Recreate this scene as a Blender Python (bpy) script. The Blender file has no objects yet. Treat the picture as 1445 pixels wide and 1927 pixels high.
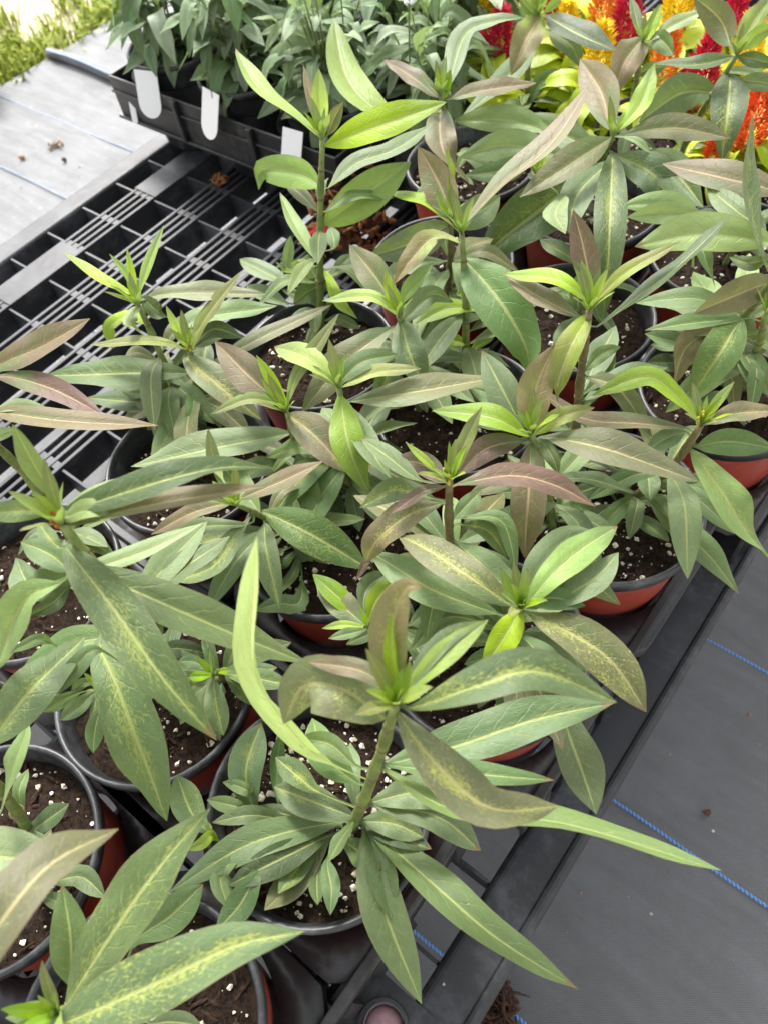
import bpy, bmesh, math, random
from mathutils import Vector, Matrix
random.seed(7)
R = math.radians
sc = bpy.context.scene
col = bpy.context.collection

# ------------------------------------------------------------ camera, world, sun, exposure
cd = bpy.data.cameras.new('camera'); cam = bpy.data.objects.new('camera', cd); col.objects.link(cam)
cd.sensor_fit = 'VERTICAL'; cd.sensor_height = 36.0; cd.lens = 36.0*1444/1927
cd.clip_start = 0.02; cd.clip_end = 600
M = Matrix(((0.7873, -0.4656, 0.4043), (0.6080, 0.6953, -0.3832), (-0.1027, 0.5475, 0.8305)))
cam.matrix_world = Matrix.Translation((0, 0, 1.18)) @ M.to_4x4()
cd.dof.use_dof = True; cd.dof.focus_distance = 0.60; cd.dof.aperture_fstop = 9.0
sc.camera = cam
sc.cycles.max_bounces = 6; sc.cycles.diffuse_bounces = 3; sc.cycles.glossy_bounces = 2; sc.cycles.transmission_bounces = 2
SUN_EL, SUN_AZ = R(48), math.atan2(-0.82, 0.57)          # azimuth measured from +Y towards +X
w = bpy.data.worlds.new('World'); sc.world = w; w.use_nodes = True
wn = w.node_tree.nodes; wl = w.node_tree.links
sky = wn.new('ShaderNodeTexSky'); sky.sky_type = 'NISHITA'; sky.sun_disc = False
sky.sun_elevation = SUN_EL; sky.sun_rotation = SUN_AZ; sky.air_density = 1.0; sky.dust_density = 4.0; sky.ozone_density = 1.0
hs = wn.new('ShaderNodeHueSaturation'); hs.inputs['Saturation'].default_value = 0.12
wl.new(sky.outputs[0], hs.inputs['Color']); wl.new(hs.outputs[0], wn['Background'].inputs['Color'])
wn['Background'].inputs['Strength'].default_value = 0.118
sl = bpy.data.lights.new('sun', 'SUN'); sl.energy = 1.5; sl.angle = R(14); sl.color = (1, 0.96, 0.9)
so = bpy.data.objects.new('sun', sl); col.objects.link(so)
sd = Vector((math.sin(SUN_AZ)*math.cos(SUN_EL), math.cos(SUN_AZ)*math.cos(SUN_EL), math.sin(SUN_EL)))
so.rotation_euler = sd.to_track_quat('Z', 'Y').to_euler()
vs = sc.view_settings; vs.view_transform = 'Standard'; vs.look = 'None'; vs.gamma = 1; vs.use_curve_mapping = False
vs.exposure = 1.92

# ------------------------------------------------------------ helpers
def obj(name, me, mat=None, parent=None, kind=None):
    o = bpy.data.objects.new(name, me); col.objects.link(o)
    if mat is not None and me is not None and not me.materials: me.materials.append(mat)
    if parent is not None: o.parent = parent
    if kind: o['kind'] = kind
    return o
def tag(o, label, cat, group=None):
    o['label'] = label; o['category'] = cat
    if group: o['group'] = group
    return o
def empty(name, loc=(0, 0, 0)):
    o = bpy.data.objects.new(name, None); col.objects.link(o); o.location = loc; o.empty_display_size = .02
    return o
def mesh(name, verts, faces, smooth=True, uvs=None):
    me = bpy.data.meshes.new(name); me.from_pydata([tuple(v) for v in verts], [], faces)
    if uvs:
        u = me.uv_layers.new(name='UVMap')
        for lp in me.loops: u.data[lp.index].uv = uvs[lp.vertex_index]
    if smooth: me.polygons.foreach_set('use_smooth', [True]*len(me.polygons))
    me.update(); return me
class MB:
    def __init__(s): s.v = []; s.f = []
    def box(s, a, b):
        x0, y0, z0 = a; x1, y1, z1 = b; n = len(s.v)
        s.v += [(x0,y0,z0),(x1,y0,z0),(x1,y1,z0),(x0,y1,z0),(x0,y0,z1),(x1,y0,z1),(x1,y1,z1),(x0,y1,z1)]
        s.f += [tuple(n+i for i in q) for q in ((0,3,2,1),(4,5,6,7),(0,1,5,4),(1,2,6,5),(2,3,7,6),(3,0,4,7))]
        return s
    def lathe(s, prof, c=(0, 0, 0), n=48):
        b = len(s.v); m = len(prof)
        for i in range(n):
            a = 2*math.pi*i/n
            for r, z in prof: s.v.append((c[0]+r*math.cos(a), c[1]+r*math.sin(a), c[2]+z))
        for i in range(n):
            j = (i+1) % n
            for k in range(m-1): s.f.append((b+i*m+k, b+j*m+k, b+j*m+k+1, b+i*m+k+1))
        return s
    def tube(s, pts, rad, n=8, caps=True):
        b = len(s.v); pts = [Vector(p) for p in pts]
        up = Vector((0.3, 0.2, 1)).normalized()
        for i, p in enumerate(pts):
            t = (pts[min(i+1, len(pts)-1)]-pts[max(i-1, 0)]).normalized()
            x = t.cross(up if abs(t.dot(up)) < .95 else Vector((1, 0, 0))).normalized(); y = t.cross(x)
            r = rad[i] if isinstance(rad, (list, tuple)) else rad
            for k in range(n):
                a = 2*math.pi*k/n; s.v.append(tuple(p+x*(r*math.cos(a))+y*(r*math.sin(a))))
        for i in range(len(pts)-1):
            for k in range(n):
                l = (k+1) % n; s.f.append((b+i*n+k, b+(i+1)*n+k, b+(i+1)*n+l, b+i*n+l))
        if caps: s.f.append(tuple(b+k for k in range(n))); s.f.append(tuple(b+(len(pts)-1)*n+k for k in range(n-1, -1, -1)))
        return s
    def mesh(s, name, smooth=False): return mesh(name, s.v, s.f, smooth)
def bevel(o, wd=.0015, seg=2):
    m = o.modifiers.new('bevel', 'BEVEL'); m.width = wd; m.segments = seg if wd < .005 else 4; m.limit_method = 'ANGLE'; m.angle_limit = R(40); return o

# ------------------------------------------------------------ materials
class NT:
    def __init__(s, name):
        s.m = bpy.data.materials.new(name); s.m.use_nodes = True; s.t = s.m.node_tree; s.n = s.t.nodes; s.b = s.n['Principled BSDF']
    def new(s, t, **k):
        n = s.n.new(t)
        for a, v in k.items(): setattr(n, a, v)
        return n
    def put(s, sock, v):
        if isinstance(v, bpy.types.NodeSocket): s.t.links.new(v, sock)
        else: sock.default_value = v
    def math(s, op, a, b=0.0, c=None, clamp=False):
        n = s.new('ShaderNodeMath', operation=op, use_clamp=clamp); s.put(n.inputs[0], a); s.put(n.inputs[1], b)
        if c is not None: s.put(n.inputs[2], c)
        return n.outputs[0]
    def mix(s, f, a, b, mode='MIX'):
        n = s.new('ShaderNodeMix', data_type='RGBA', blend_type=mode); s.put(n.inputs[0], f)
        s.put(n.inputs[6], a if isinstance(a, bpy.types.NodeSocket) else (*a, 1)); s.put(n.inputs[7], b if isinstance(b, bpy.types.NodeSocket) else (*b, 1))
        return n.outputs[2]
    def noise(s, vec, scale, detail=3, rough=.55, dist=0):
        n = s.new('ShaderNodeTexNoise'); n.inputs['Scale'].default_value = scale; n.inputs['Detail'].default_value = detail
        n.inputs['Roughness'].default_value = rough; n.inputs['Distortion'].default_value = dist
        if vec is not None: s.put(n.inputs['Vector'], vec)
        return n.outputs['Fac']
    def ss(s, x, lo, hi, a=0.0, b=1.0):
        n = s.new('ShaderNodeMapRange', interpolation_type='SMOOTHSTEP'); s.put(n.inputs[0], x)
        n.inputs[1].default_value = lo; n.inputs[2].default_value = hi; n.inputs[3].default_value = a; n.inputs[4].default_value = b
        return n.outputs[0]
    def bump(s, h, st, d=.001):
        n = s.new('ShaderNodeBump'); n.inputs['Strength'].default_value = st; n.inputs['Distance'].default_value = d
        s.put(n.inputs['Height'], h); s.put(s.b.inputs['Normal'], n.outputs[0]); return n.outputs[0]
    def coord(s, k='Object'): return s.new('ShaderNodeTexCoord').outputs[k]
    def pos(s): return s.new('ShaderNodeNewGeometry').outputs['Position']

def leaf_material(name, dark, mid, pale, young, purple, violet, yellow, rib, nvein=9.0, spec=.35, rough=.48, net=True, vein=.75):
    t = NT(name); oi = t.new('ShaderNodeObjectInfo'); geo = t.new('ShaderNodeNewGeometry')
    sp = t.new('ShaderNodeSeparateColor'); t.put(sp.inputs[0], oi.outputs['Color'])
    pur, yng, mot = sp.outputs[0], sp.outputs[1], sp.outputs[2]; pal = oi.outputs['Alpha']
    uv = t.new('ShaderNodeUVMap').outputs[0]; s3 = t.new('ShaderNodeSeparateXYZ'); t.put(s3.inputs[0], uv)
    u, v = s3.outputs[0], s3.outputs[1]
    av = t.math('ABSOLUTE', v)
    va = t.new('ShaderNodeVectorMath', operation='MULTIPLY'); t.put(va.inputs[0], uv); va.inputs[1].default_value = (6.0, 1.6, 1)
    vb = t.new('ShaderNodeVectorMath', operation='ADD'); t.put(vb.inputs[0], va.outputs[0])
    rr = t.new('ShaderNodeCombineXYZ'); t.put(rr.inputs[0], t.math('MULTIPLY', oi.outputs['Random'], 60)); t.put(rr.inputs[2], t.math('MULTIPLY', oi.outputs['Random'], 17)); t.put(vb.inputs[1], rr.outputs[0])
    P = vb.outputs[0]
    big = t.noise(P, .55, 2); fine = t.noise(P, 7.5, 5, .68); mid_n = t.noise(P, 1.6, 3, .6, .6)
    # veins
    side = t.math('MULTIPLY', t.math('SIGN', v), .23)
    ph = t.math('ADD', t.math('SUBTRACT', t.math('MULTIPLY', u, nvein), t.math('MULTIPLY', t.math('POWER', av, .8), 1.35)), t.math('ADD', side, t.math('MULTIPLY', mid_n, .55)))
    fr = t.math('ABSOLUTE', t.math('SUBTRACT', t.math('FRACT', ph), .5))
    lat = t.math('MULTIPLY', t.ss(fr, 0, .075, 1, 0), t.ss(av, .25, 1.0, 1, .15))
    ribm = t.ss(t.math('ADD', av, t.math('MULTIPLY', t.math('SUBTRACT', fine, .5), .05)), .035, .095, 1, 0)
    vo = t.new('ShaderNodeTexVoronoi', feature='DISTANCE_TO_EDGE'); t.put(vo.inputs['Vector'], P); vo.inputs['Scale'].default_value = 3.6
    cell = t.ss(vo.outputs['Distance'], 0, .09, 1, 0)
    # body colour
    c = t.mix(t.ss(pal, 0, .5), dark, mid); c = t.mix(t.ss(pal, .5, 1), c, pale); c = t.mix(t.ss(pal, 1.0, 1.4), c, (.56, .66, .30))  # last mix paints the backlit paleness of one long leaf into its colour
    c = t.mix(t.math('MULTIPLY', yng, t.ss(u, .25, 1.05, 1, .35)), c, young)
    pc = t.mix(t.ss(pur, .6, 1), purple, violet)
    pf = t.math('MULTIPLY', t.ss(pur, 0, .7), t.math('MULTIPLY', t.ss(t.math('ADD', big, t.math('MULTIPLY', u, .35)), .3, .72), .9), clamp=True)
    c = t.mix(pf, c, pc)
    hv = t.new('ShaderNodeHueSaturation'); t.put(hv.inputs['Color'], c); t.put(hv.inputs['Hue'], t.math('ADD', .485, t.math('MULTIPLY', t.math('FRACT', t.math('MULTIPLY', oi.outputs['Random'], 7.31)), .03))); t.put(hv.inputs['Saturation'], t.math('ADD', .85, t.math('MULTIPLY', t.math('FRACT', t.math('MULTIPLY', oi.outputs['Random'], 13.7)), .35))); t.put(hv.inputs['Value'], t.math('ADD', t.math('MULTIPLY', oi.outputs['Random'], .3), t.math('ADD', .62, t.math('MULTIPLY', mid_n, .5)))); c = hv.outputs[0]
    # chlorotic flecks clustered on the ribs
    fl = t.math('ADD', t.math('MULTIPLY', fine, .8), t.math('ADD', t.math('MULTIPLY', big, .42), t.math('MULTIPLY', t.math('ADD', t.math('MULTIPLY', cell, .5), t.math('MULTIPLY', t.ss(av, 0, .6, 1, 0), .9)), .13)))
    fm = t.math('MULTIPLY', t.ss(fl, .705, .80), t.math('ADD', t.math('MULTIPLY', mot, .62), .03), clamp=True)
    c = t.mix(fm, c, yellow)
    if net: c = t.mix(t.math('MULTIPLY', cell, .08), c, rib)
    c = t.mix(t.math('MULTIPLY', lat, t.ss(mid_n, .3, .7, .10*vein, .48*vein)), c, rib)
    rc = t.mix(pf, rib, (.50, .33, .23))
    c = t.mix(t.math('MULTIPLY', ribm, vein), c, rc)
    # thin brown margin, small scars
    c = t.mix(t.math('MULTIPLY', t.ss(av, .93, 1), .35), c, (.20, .13, .07))
    c = t.mix(t.math('MULTIPLY', t.ss(t.math('ADD', u, t.math('MULTIPLY', fine, .05)), .95, .995), t.ss(t.math('FRACT', t.math('MULTIPLY', oi.outputs['Random'], 5.7)), .5, .7, 0, .8)), c, (.17, .10, .05))
    sc_ = t.noise(P, 2.1, 1, .4); c = t.mix(t.ss(sc_, .80, .83, 0, .6), c, (.16, .09, .03))
    under = t.mix(t.ss(pal, 1.0, 1.4, .62, 0), c, pale)
    c2 = t.mix(geo.outputs['Backfacing'], c, under)
    t.put(t.b.inputs['Base Color'], c2); t.put(t.b.inputs['Roughness'], t.math('ADD', rough-.1, t.math('MULTIPLY', fine, .2))); t.b.inputs['Specular IOR Level'].default_value = spec
    t.b.inputs['Sheen Weight'].default_value = .04; t.b.inputs['Sheen Roughness'].default_value = .45
    h = t.math('SUBTRACT', t.math('MULTIPLY', fine, .25), t.math('ADD', t.math('MULTIPLY', lat, .9), t.math('ADD', t.math('MULTIPLY', cell, .3), t.math('MULTIPLY', ribm, .9))))
    nb = t.bump(h, .5, .0007)
    tr = t.new('ShaderNodeBsdfTranslucent'); t.put(tr.inputs[0], t.mix(.55, c2, (.30, .42, .04))); t.put(tr.inputs['Normal'], nb)
    mx = t.new('ShaderNodeMixShader'); mx.inputs[0].default_value = .27
    t.t.links.new(t.b.outputs[0], mx.inputs[1]); t.t.links.new(tr.outputs[0], mx.inputs[2])
    t.t.links.new(mx.outputs[0], t.n['Material Output'].inputs[0])
    return t.m
RIB = (.36, .40, .15)
LEAF = leaf_material('milkweed_leaf', (.042, .070, .030), (.098, .153, .060), (.23, .31, .13), (.26, .40, .035), (.165, .112, .076), (.125, .062, .066), (.42, .46, .09), RIB, spec=.34, rough=.50)
SALVIA = leaf_material('sage_leaf', (.055, .095, .052), (.125, .19, .10), (.32, .40, .28), (.25, .40, .09), (.2, .2, .1), (.2, .1, .1), (.4, .42, .1), (.26, .34, .2), 11, .3, .55, False, .6)
CELOSIA = leaf_material('celosia_leaf', (.20, .32, .025), (.40, .52, .03), (.62, .68, .09), (.52, .58, .03), (.3, .2, .1), (.3, .1, .1), (.6, .55, .06), (.55, .6, .2), 8, .4, .42, False, .6)

def plastic(name, c, rough=.45, dust=.25, dustc=(.30, .30, .29), scale=1.0, spec=.5):
    t = NT(name); p = t.pos()
    n1 = t.noise(p, 9*scale, 5, .65); n2 = t.noise(p, 70*scale, 4, .7); n3 = t.noise(p, 420*scale, 2)
    f = t.math('MULTIPLY', t.ss(t.math('ADD', t.math('MULTIPLY', n1, .65), t.math('MULTIPLY', n2, .35)), .46, .68), dust)
    spk = t.ss(n3, .72, .8, 0, dust*.8)
    cc = t.mix(t.math('ADD', f, spk, clamp=True), c, dustc)
    t.put(t.b.inputs['Base Color'], cc); t.put(t.b.inputs['Roughness'], t.math('ADD', rough-.1, t.math('MULTIPLY', n2, .25)))
    t.b.inputs['Specular IOR Level'].default_value = spec; t.bump(n2, .25, .0008); return t.m
BLACK = plastic('black_plastic', (.014, .0145, .016), .42, .16)
RIM = plastic('pot_rim_plastic', (.022, .023, .026), .40, .30, (.24, .25, .26), 1.6)
BENCH = plastic('bench_plastic', (.024, .025, .029), .52, .42, (.15, .158, .17), 1.0, .42)
REDPOT = plastic('terracotta_plastic', (.26, .038, .022), .42, .22, (.45, .22, .17), 1.3)
WHITE = plastic('white_tag_plastic', (.72, .73, .74), .4, .10, (.5, .48, .44))
BROWNPOT = plastic('brown_clay', (.22, .10, .06), .6, .3, (.35, .25, .18))
MAUVE = plastic('mauve_stone', (.42, .24, .27), .6, .5, (.18, .13, .12), 3)
PRINT = plastic('black_print', (.02, .02, .02), .5, 0)
REDTAG = plastic('red_plastic', (.55, .02, .03), .4, .1)

def simple(name, ca, cb, scale, rough=.9, bump=.6, dist=.002, spec=.2, lo=.35, hi=.65):
    t = NT(name); p = t.pos(); n1 = t.noise(p, scale, 6, .7); n2 = t.noise(p, scale*5, 3, .6)
    t.put(t.b.inputs['Base Color'], t.mix(t.ss(t.math('ADD', t.math('MULTIPLY', n1, .7), t.math('MULTIPLY', n2, .3)), lo, hi), ca, cb))
    t.b.inputs['Roughness'].default_value = rough; t.b.inputs['Specular IOR Level'].default_value = spec
    t.bump(t.math('ADD', n1, t.math('MULTIPLY', n2, .4)), bump, dist); return t.m
SOIL = simple('potting_soil', (.006, .0045, .004), (.052, .031, .020), 220, .92, 1.0, .004, .15)
FIBRE = simple('bark_fibre', (.010, .0065, .005), (.065, .036, .022), 300)
PERL = simple('perlite', (.42, .34, .24), (.74, .70, .62), 120, .85)
COIR = simple('coir', (.10, .035, .012), (.42, .19, .08), 120, .95, 1, .004)
STEM = simple('green_stem', (.10, .12, .035), (.20, .26, .075), 45, .5, .3, .0005, .35)
STEMB = simple('brown_green_stem', (.10, .075, .035), (.17, .14, .06), 60, .5, .3, .0005, .35)
GRAVEL = simple('pale_gravel', (.46, .38, .27), (.80, .71, .55), 45, .95, 1, .01)
STRAW = simple('dry_straw', (.20, .13, .08), (.40, .28, .18), 90)
BARKD = simple('dark_litter', (.03, .018, .012), (.12, .06, .035), 90)
GRASS = simple('grass_blade', (.20, .28, .03), (.42, .46, .08), 12, .6)
FLOWER = simple('white_petal', (.75, .77, .78), (.82, .82, .82), 40, .5)
BUD = simple('yellow_bud', (.40, .38, .05), (.55, .45, .08), 200, .5)
REDBUD = simple('red_bud', (.40, .06, .03), (.55, .20, .04), 200, .5)
def plume_mat(n, a, b):
    t = NT(n); p = t.pos(); k = t.noise(p, 130, 3); t.put(t.b.inputs['Base Color'], t.mix(t.ss(k, .35, .65), a, b))
    t.b.inputs['Roughness'].default_value = .6; t.b.inputs['Subsurface Weight'].default_value = 0; return t.m
PLUME = {'red': plume_mat('red_plume', (.42, .004, .03), (.72, .02, .10)), 'yellow': plume_mat('yellow_plume', (.80, .50, .01), (.92, .74, .03)),
         'orange': plume_mat('orange_plume', (.80, .18, .02), (.92, .42, .06)), 'scarlet': plume_mat('scarlet_plume', (.70, .06, .01), (.88, .20, .03))}
def fabric_material():
    t = NT('woven_ground_fabric'); p = t.pos(); s3 = t.new('ShaderNodeSeparateXYZ'); t.put(s3.inputs[0], p); x, y = s3.outputs[0], s3.outputs[1]
    wx = t.math('SINE', t.math('MULTIPLY', x, 2*math.pi/.0042)); wy = t.math('SINE', t.math('MULTIPLY', y, 2*math.pi/.0030))
    weave = t.math('MULTIPLY', wx, wy)
    st = t.new('ShaderNodeVectorMath', operation='MULTIPLY'); t.put(st.inputs[0], p); st.inputs[1].default_value = (3, 16, 1)
    n1 = t.noise(p, 3.2, 5, .6); n2 = t.noise(st.outputs[0], 2.2, 4, .6, .4); n3 = t.noise(p, 60, 4, .7); n4 = t.noise(p, 300, 2)
    aisle = t.ss(x, -1.22, -1.5)                                   # aisle side paler: some dust, plus sky glare painted into the colour
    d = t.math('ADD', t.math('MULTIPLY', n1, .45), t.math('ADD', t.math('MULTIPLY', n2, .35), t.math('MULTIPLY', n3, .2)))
    dust = t.math('ADD', t.ss(d, .38, .64, .04, .42), t.math('MULTIPLY', aisle, t.ss(d, .32, .6, .16, .66)), clamp=True)  # scattered dust everywhere, then the aisle's dust and painted glare
    c = t.mix(t.ss(weave, -.3, .8), (.062, .062, .063), (.175, .175, .176))
    c = t.mix(dust, c, (.20, .205, .215))
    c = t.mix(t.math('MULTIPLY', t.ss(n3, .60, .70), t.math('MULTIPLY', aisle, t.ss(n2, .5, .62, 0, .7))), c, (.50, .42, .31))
    c = t.mix(t.ss(n1, .60, .74, 0, .55), c, (.035, .035, .036))
    t.put(t.b.inputs['Base Color'], c); t.put(t.b.inputs['Roughness'], t.math('ADD', .42, t.math('MULTIPLY', n3, .25))); t.b.inputs['Specular IOR Level'].default_value = .5
    t.bump(t.math('ADD', t.math('MULTIPLY', weave, .8), t.math('ADD', t.math('MULTIPLY', n2, 3.0), t.math('MULTIPLY', n4, .4))), .5, .0016); return t.m
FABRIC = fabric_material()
def thread_material():
    t = NT('blue_thread'); p = t.pos(); s3 = t.new('ShaderNodeSeparateXYZ'); t.put(s3.inputs[0], p)
    tw = t.math('SINE', t.math('ADD', t.math('MULTIPLY', s3.outputs[0], 2*math.pi/.006), t.math('MULTIPLY', s3.outputs[1], 2*math.pi/.006)))
    t.put(t.b.inputs['Base Color'], t.mix(t.ss(tw, -.6, .6), (.045, .13, .36), (.16, .34, .68))); t.b.inputs['Roughness'].default_value = .5
    t.bump(tw, .5, .001); return t.m
BLUE = thread_material()
PALEBLUE = simple('pale_blue_thread', (.20, .28, .42), (.34, .38, .44), 60, .7)  # paler thread tone for the lines across the aisle

# ------------------------------------------------------------ the setting: ground, fabric, gravel, grass
def sheet(x0, y0, x1, y1, z, nx, ny, amp=0):
    v = []; f = []
    for j in range(ny+1):
        for i in range(nx+1):
            x = x0+(x1-x0)*i/nx; y = y0+(y1-y0)*j/ny
            v.append((x, y, z+amp*(math.sin(x*7.3+2*math.sin(y*3.1))+math.sin(y*11.7+x*2.3)+math.sin((x+y)*23)*.4)))
    for j in range(ny):
        for i in range(nx):
            a = j*(nx+1)+i; f.append((a, a+1, a+nx+2, a+nx+1))
    return mesh('sheet', v, f)
ground = obj('ground', sheet(-60, -60, 60, 60, -.03, 2, 2), GRAVEL); ground['kind'] = 'structure'; ground['label'] = 'pale gravel ground beyond the weed fabric'
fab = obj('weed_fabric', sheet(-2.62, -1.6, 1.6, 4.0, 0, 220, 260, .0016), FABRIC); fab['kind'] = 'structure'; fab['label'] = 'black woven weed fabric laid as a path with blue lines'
for x0, x1, y in ((-.62, 1.5, .029), (-.62, 1.5, .334), (-.62, 1.5, .638), (-.6, 1.5, -.276), (-.6, 1.5, .943), (-2.6, -1.0, .565), (-2.6, -1.0, .87), (-2.6, -1.0, 1.115), (-2.6, -.8, 1.62)):
    n = 90; v = []; f = []
    for i in range(n+1):
        x = x0+(x1-x0)*i/n; yy = y+.0012*math.sin(x*19+y*40)
        for k, (dy, dz) in enumerate(((-.0021, .0026), (-.0010, .0040), (.0010, .0040), (.0021, .0026))): v.append((x, yy+dy, dz))
    for i in range(n):
        for k in range(3): f.append((i*4+k, (i+1)*4+k, (i+1)*4+k+1, i*4+k+1))
    obj('blue_line', mesh('blue_line', v, f), BLUE if x0 > -1 else PALEBLUE, fab)
# overlapping second sheet at the far end of the aisle, with a rounded fold along its edge
seam = obj('fabric_seam', MB().tube([(-2.62+.1*i, 1.365+.006*math.sin(i*1.3), .012) for i in range(20)], [.016]*20, 8).mesh('seam', True), FABRIC, fab)
tube = MB().tube([(-2.6+.1*i, 1.352+.006*math.sin(i*1.3), .028) for i in range(20)], .004, 6).mesh('seam_line', True)
obj('blue_line', tube, PALEBLUE, fab)
# grass tufts on the gravel edge: nobody could count them
v = []; f = []
TUFT = [(-2.70+random.gauss(0, .05), random.uniform(.95, 2.3)) for k in range(46)]+[(-2.75-abs(random.gauss(0, .35)), random.uniform(1.0, 2.6)) for k in range(22)]
for i in range(2600):
    x, y = random.choice(TUFT); x += random.gauss(0, .030); y += random.gauss(0, .035)
    if x > -2.50: continue
    hgt = random.uniform(-.005, .045); a = random.uniform(0, 6.283); l = random.uniform(.01, .06); wd = random.uniform(.002, .006)
    dx, dy = math.cos(a), math.sin(a); b = len(v)
    v += [(x-dy*wd, y+dx*wd, -.03), (x+dy*wd, y-dx*wd, -.03), (x+dx*l*.5+dy*wd, y+dy*l*.5-dx*wd, hgt*.7), (x+dx*l*.5-dy*wd, y+dy*l*.5+dx*wd, hgt*.7), (x+dx*l, y+dy*l, hgt)]
    f += [(b, b+1, b+2, b+3), (b+3, b+2, b+4)]
g = obj('grass', mesh('grass', v, f), GRASS); g['kind'] = 'stuff'; g['label'] = 'bright green grass along the edge of the weed fabric'; g['category'] = 'grass'
v = []; f = []
for i in range(3500):
    x = -2.68-abs(random.gauss(0, .5)); y = random.uniform(.6, 3.2); r = random.uniform(.003, .009); b = len(v)
    v += [(x+r, y, -.03), (x, y+r, -.03), (x-r, y, -.03), (x, y-r, -.03), (x+random.uniform(-.3, .3)*r, y, -.03+r*random.uniform(.5, 1.1))]
    f += [(b, b+1, b+4), (b+1, b+2, b+4), (b+2, b+3, b+4), (b+3, b, b+4)]
g = obj('gravel', mesh('gravel', v, f, False), GRAVEL); g['kind'] = 'stuff'; g['label'] = 'pale sandy gravel beside the grass'; g['category'] = 'gravel'

# ------------------------------------------------------------ the bench: slotted black plastic top on legs
BZ = .44
bench = empty('plastic_bench', (-.6, .6, 0)); tag(bench, 'black plastic nursery bench with slotted grid top carrying all the pots', 'bench')
def bpart(name, mb, bev=.002, mat=BENCH):
    o = obj(name, mb.mesh(name), mat, bench); o.matrix_parent_inverse = Matrix.Translation((.6, -.6, 0)); 
    if bev: bevel(o, bev)
    return o
Y0, Y1 = -.62, 2.0
bpart('edge_frame', MB().box((-.048, Y0, BZ-.06), (.003, Y1, BZ)), .008)
bpart('edge_frame', MB().box((-1.210, Y0, BZ-.06), (-1.166, Y1, BZ)), .006)
bpart('edge_skirt', MB().box((-.010, Y0, BZ-.12), (-.001, Y1, BZ-.061)), .003)
bpart('edge_skirt', MB().box((-1.207, Y0, BZ-.12), (-1.199, Y1, BZ-.061)), .003)
CY = [.0875+.0765*i for i in range(-9, 25)]
NS = 10
NODE = MB().box((-.0195, -.0055, BZ-.040), (.0195, .0055, BZ-.0012)).mesh('web_plate')
strip_x = [-1.0925+.1072*i for i in range(NS)]
for i, xs in enumerate(strip_x):
    if xs > -.09: continue
    hw = .0235
    rails = [xs-.0215, xs-.0072, xs+.0072, xs+.0215]
    for rx in rails:
        bpart('rail', MB().box((rx-.0031, Y0, BZ-.045), (rx+.0031, Y1, BZ)), .0012)
    for cy in CY:
        if cy > 1.35: continue
        o = obj('web_plate', NODE, BENCH, bench); o.location = (xs+.6, cy-.6, 0)
    if i == 0:                                             # outermost strip alternates solid plates and slotted panels
        for k in range(-4, 10):
            a = .470-.306*k; bpart('solid_plate', MB().box((xs-.0265, a-.150, BZ-.036), (xs+.0265, a-.004, BZ+.0012)), .0012)
for cy in CY:
    bpart('cross_rib', MB().box((-1.165, cy-.0016, BZ-.045), (-.049, cy+.0016, BZ-.0035)), 0)
for x in (-1.15, -.06):
    for y in (-.5, .55, 1.7):
        bpart('leg', MB().box((x-.04, y-.04, .002), (x+.04, y+.04, BZ-.061)), .004)
bpart('edge_bead', MB().tube([(-.0035, Y0+.01+(Y1-Y0-.02)*i/40, BZ-.0005) for i in range(41)], .0048, 10), 0)
# solid corner plate with a round socket in it
pl = MB(); cx, cy, r = -.0565, -.052, .0185; n = 24
ring = [(cx+r*math.cos(2*math.pi*k/n), cy+r*math.sin(2*math.pi*k/n)) for k in range(n)]
def sq(k):
    a = 2*math.pi*k/n; m = max(abs(math.cos(a)), abs(math.sin(a))); return (cx+.030*math.cos(a)/m, cy+.030*math.sin(a)/m)
for k in range(n): pl.v += [(*ring[k], BZ+.003), (*sq(k), BZ+.003), (*ring[k], BZ-.012)]
for k in range(n):
    j = (k+1) % n; pl.f += [(k*3, k*3+1, j*3+1, j*3), (k*3+2, k*3, j*3, j*3+2)]
bpart('corner_plate', pl, 0)
bpart('socket_ring', MB().lathe([(.0175, .0), (.0175, .0075), (.0205, .0075), (.0205, .002)], (cx, cy, BZ), 32), 0, BLACK)
capv = MB().lathe([(.0001, .004), (.008, .0035), (.0135, .0015), (.0160, -.004)], (cx, cy, BZ), 28)
cap = obj('pebble', capv.mesh('pebble', True), MAUVE); tag(cap, 'mauve speckled pebble in the round socket of the bench edge', 'pebble')

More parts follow.
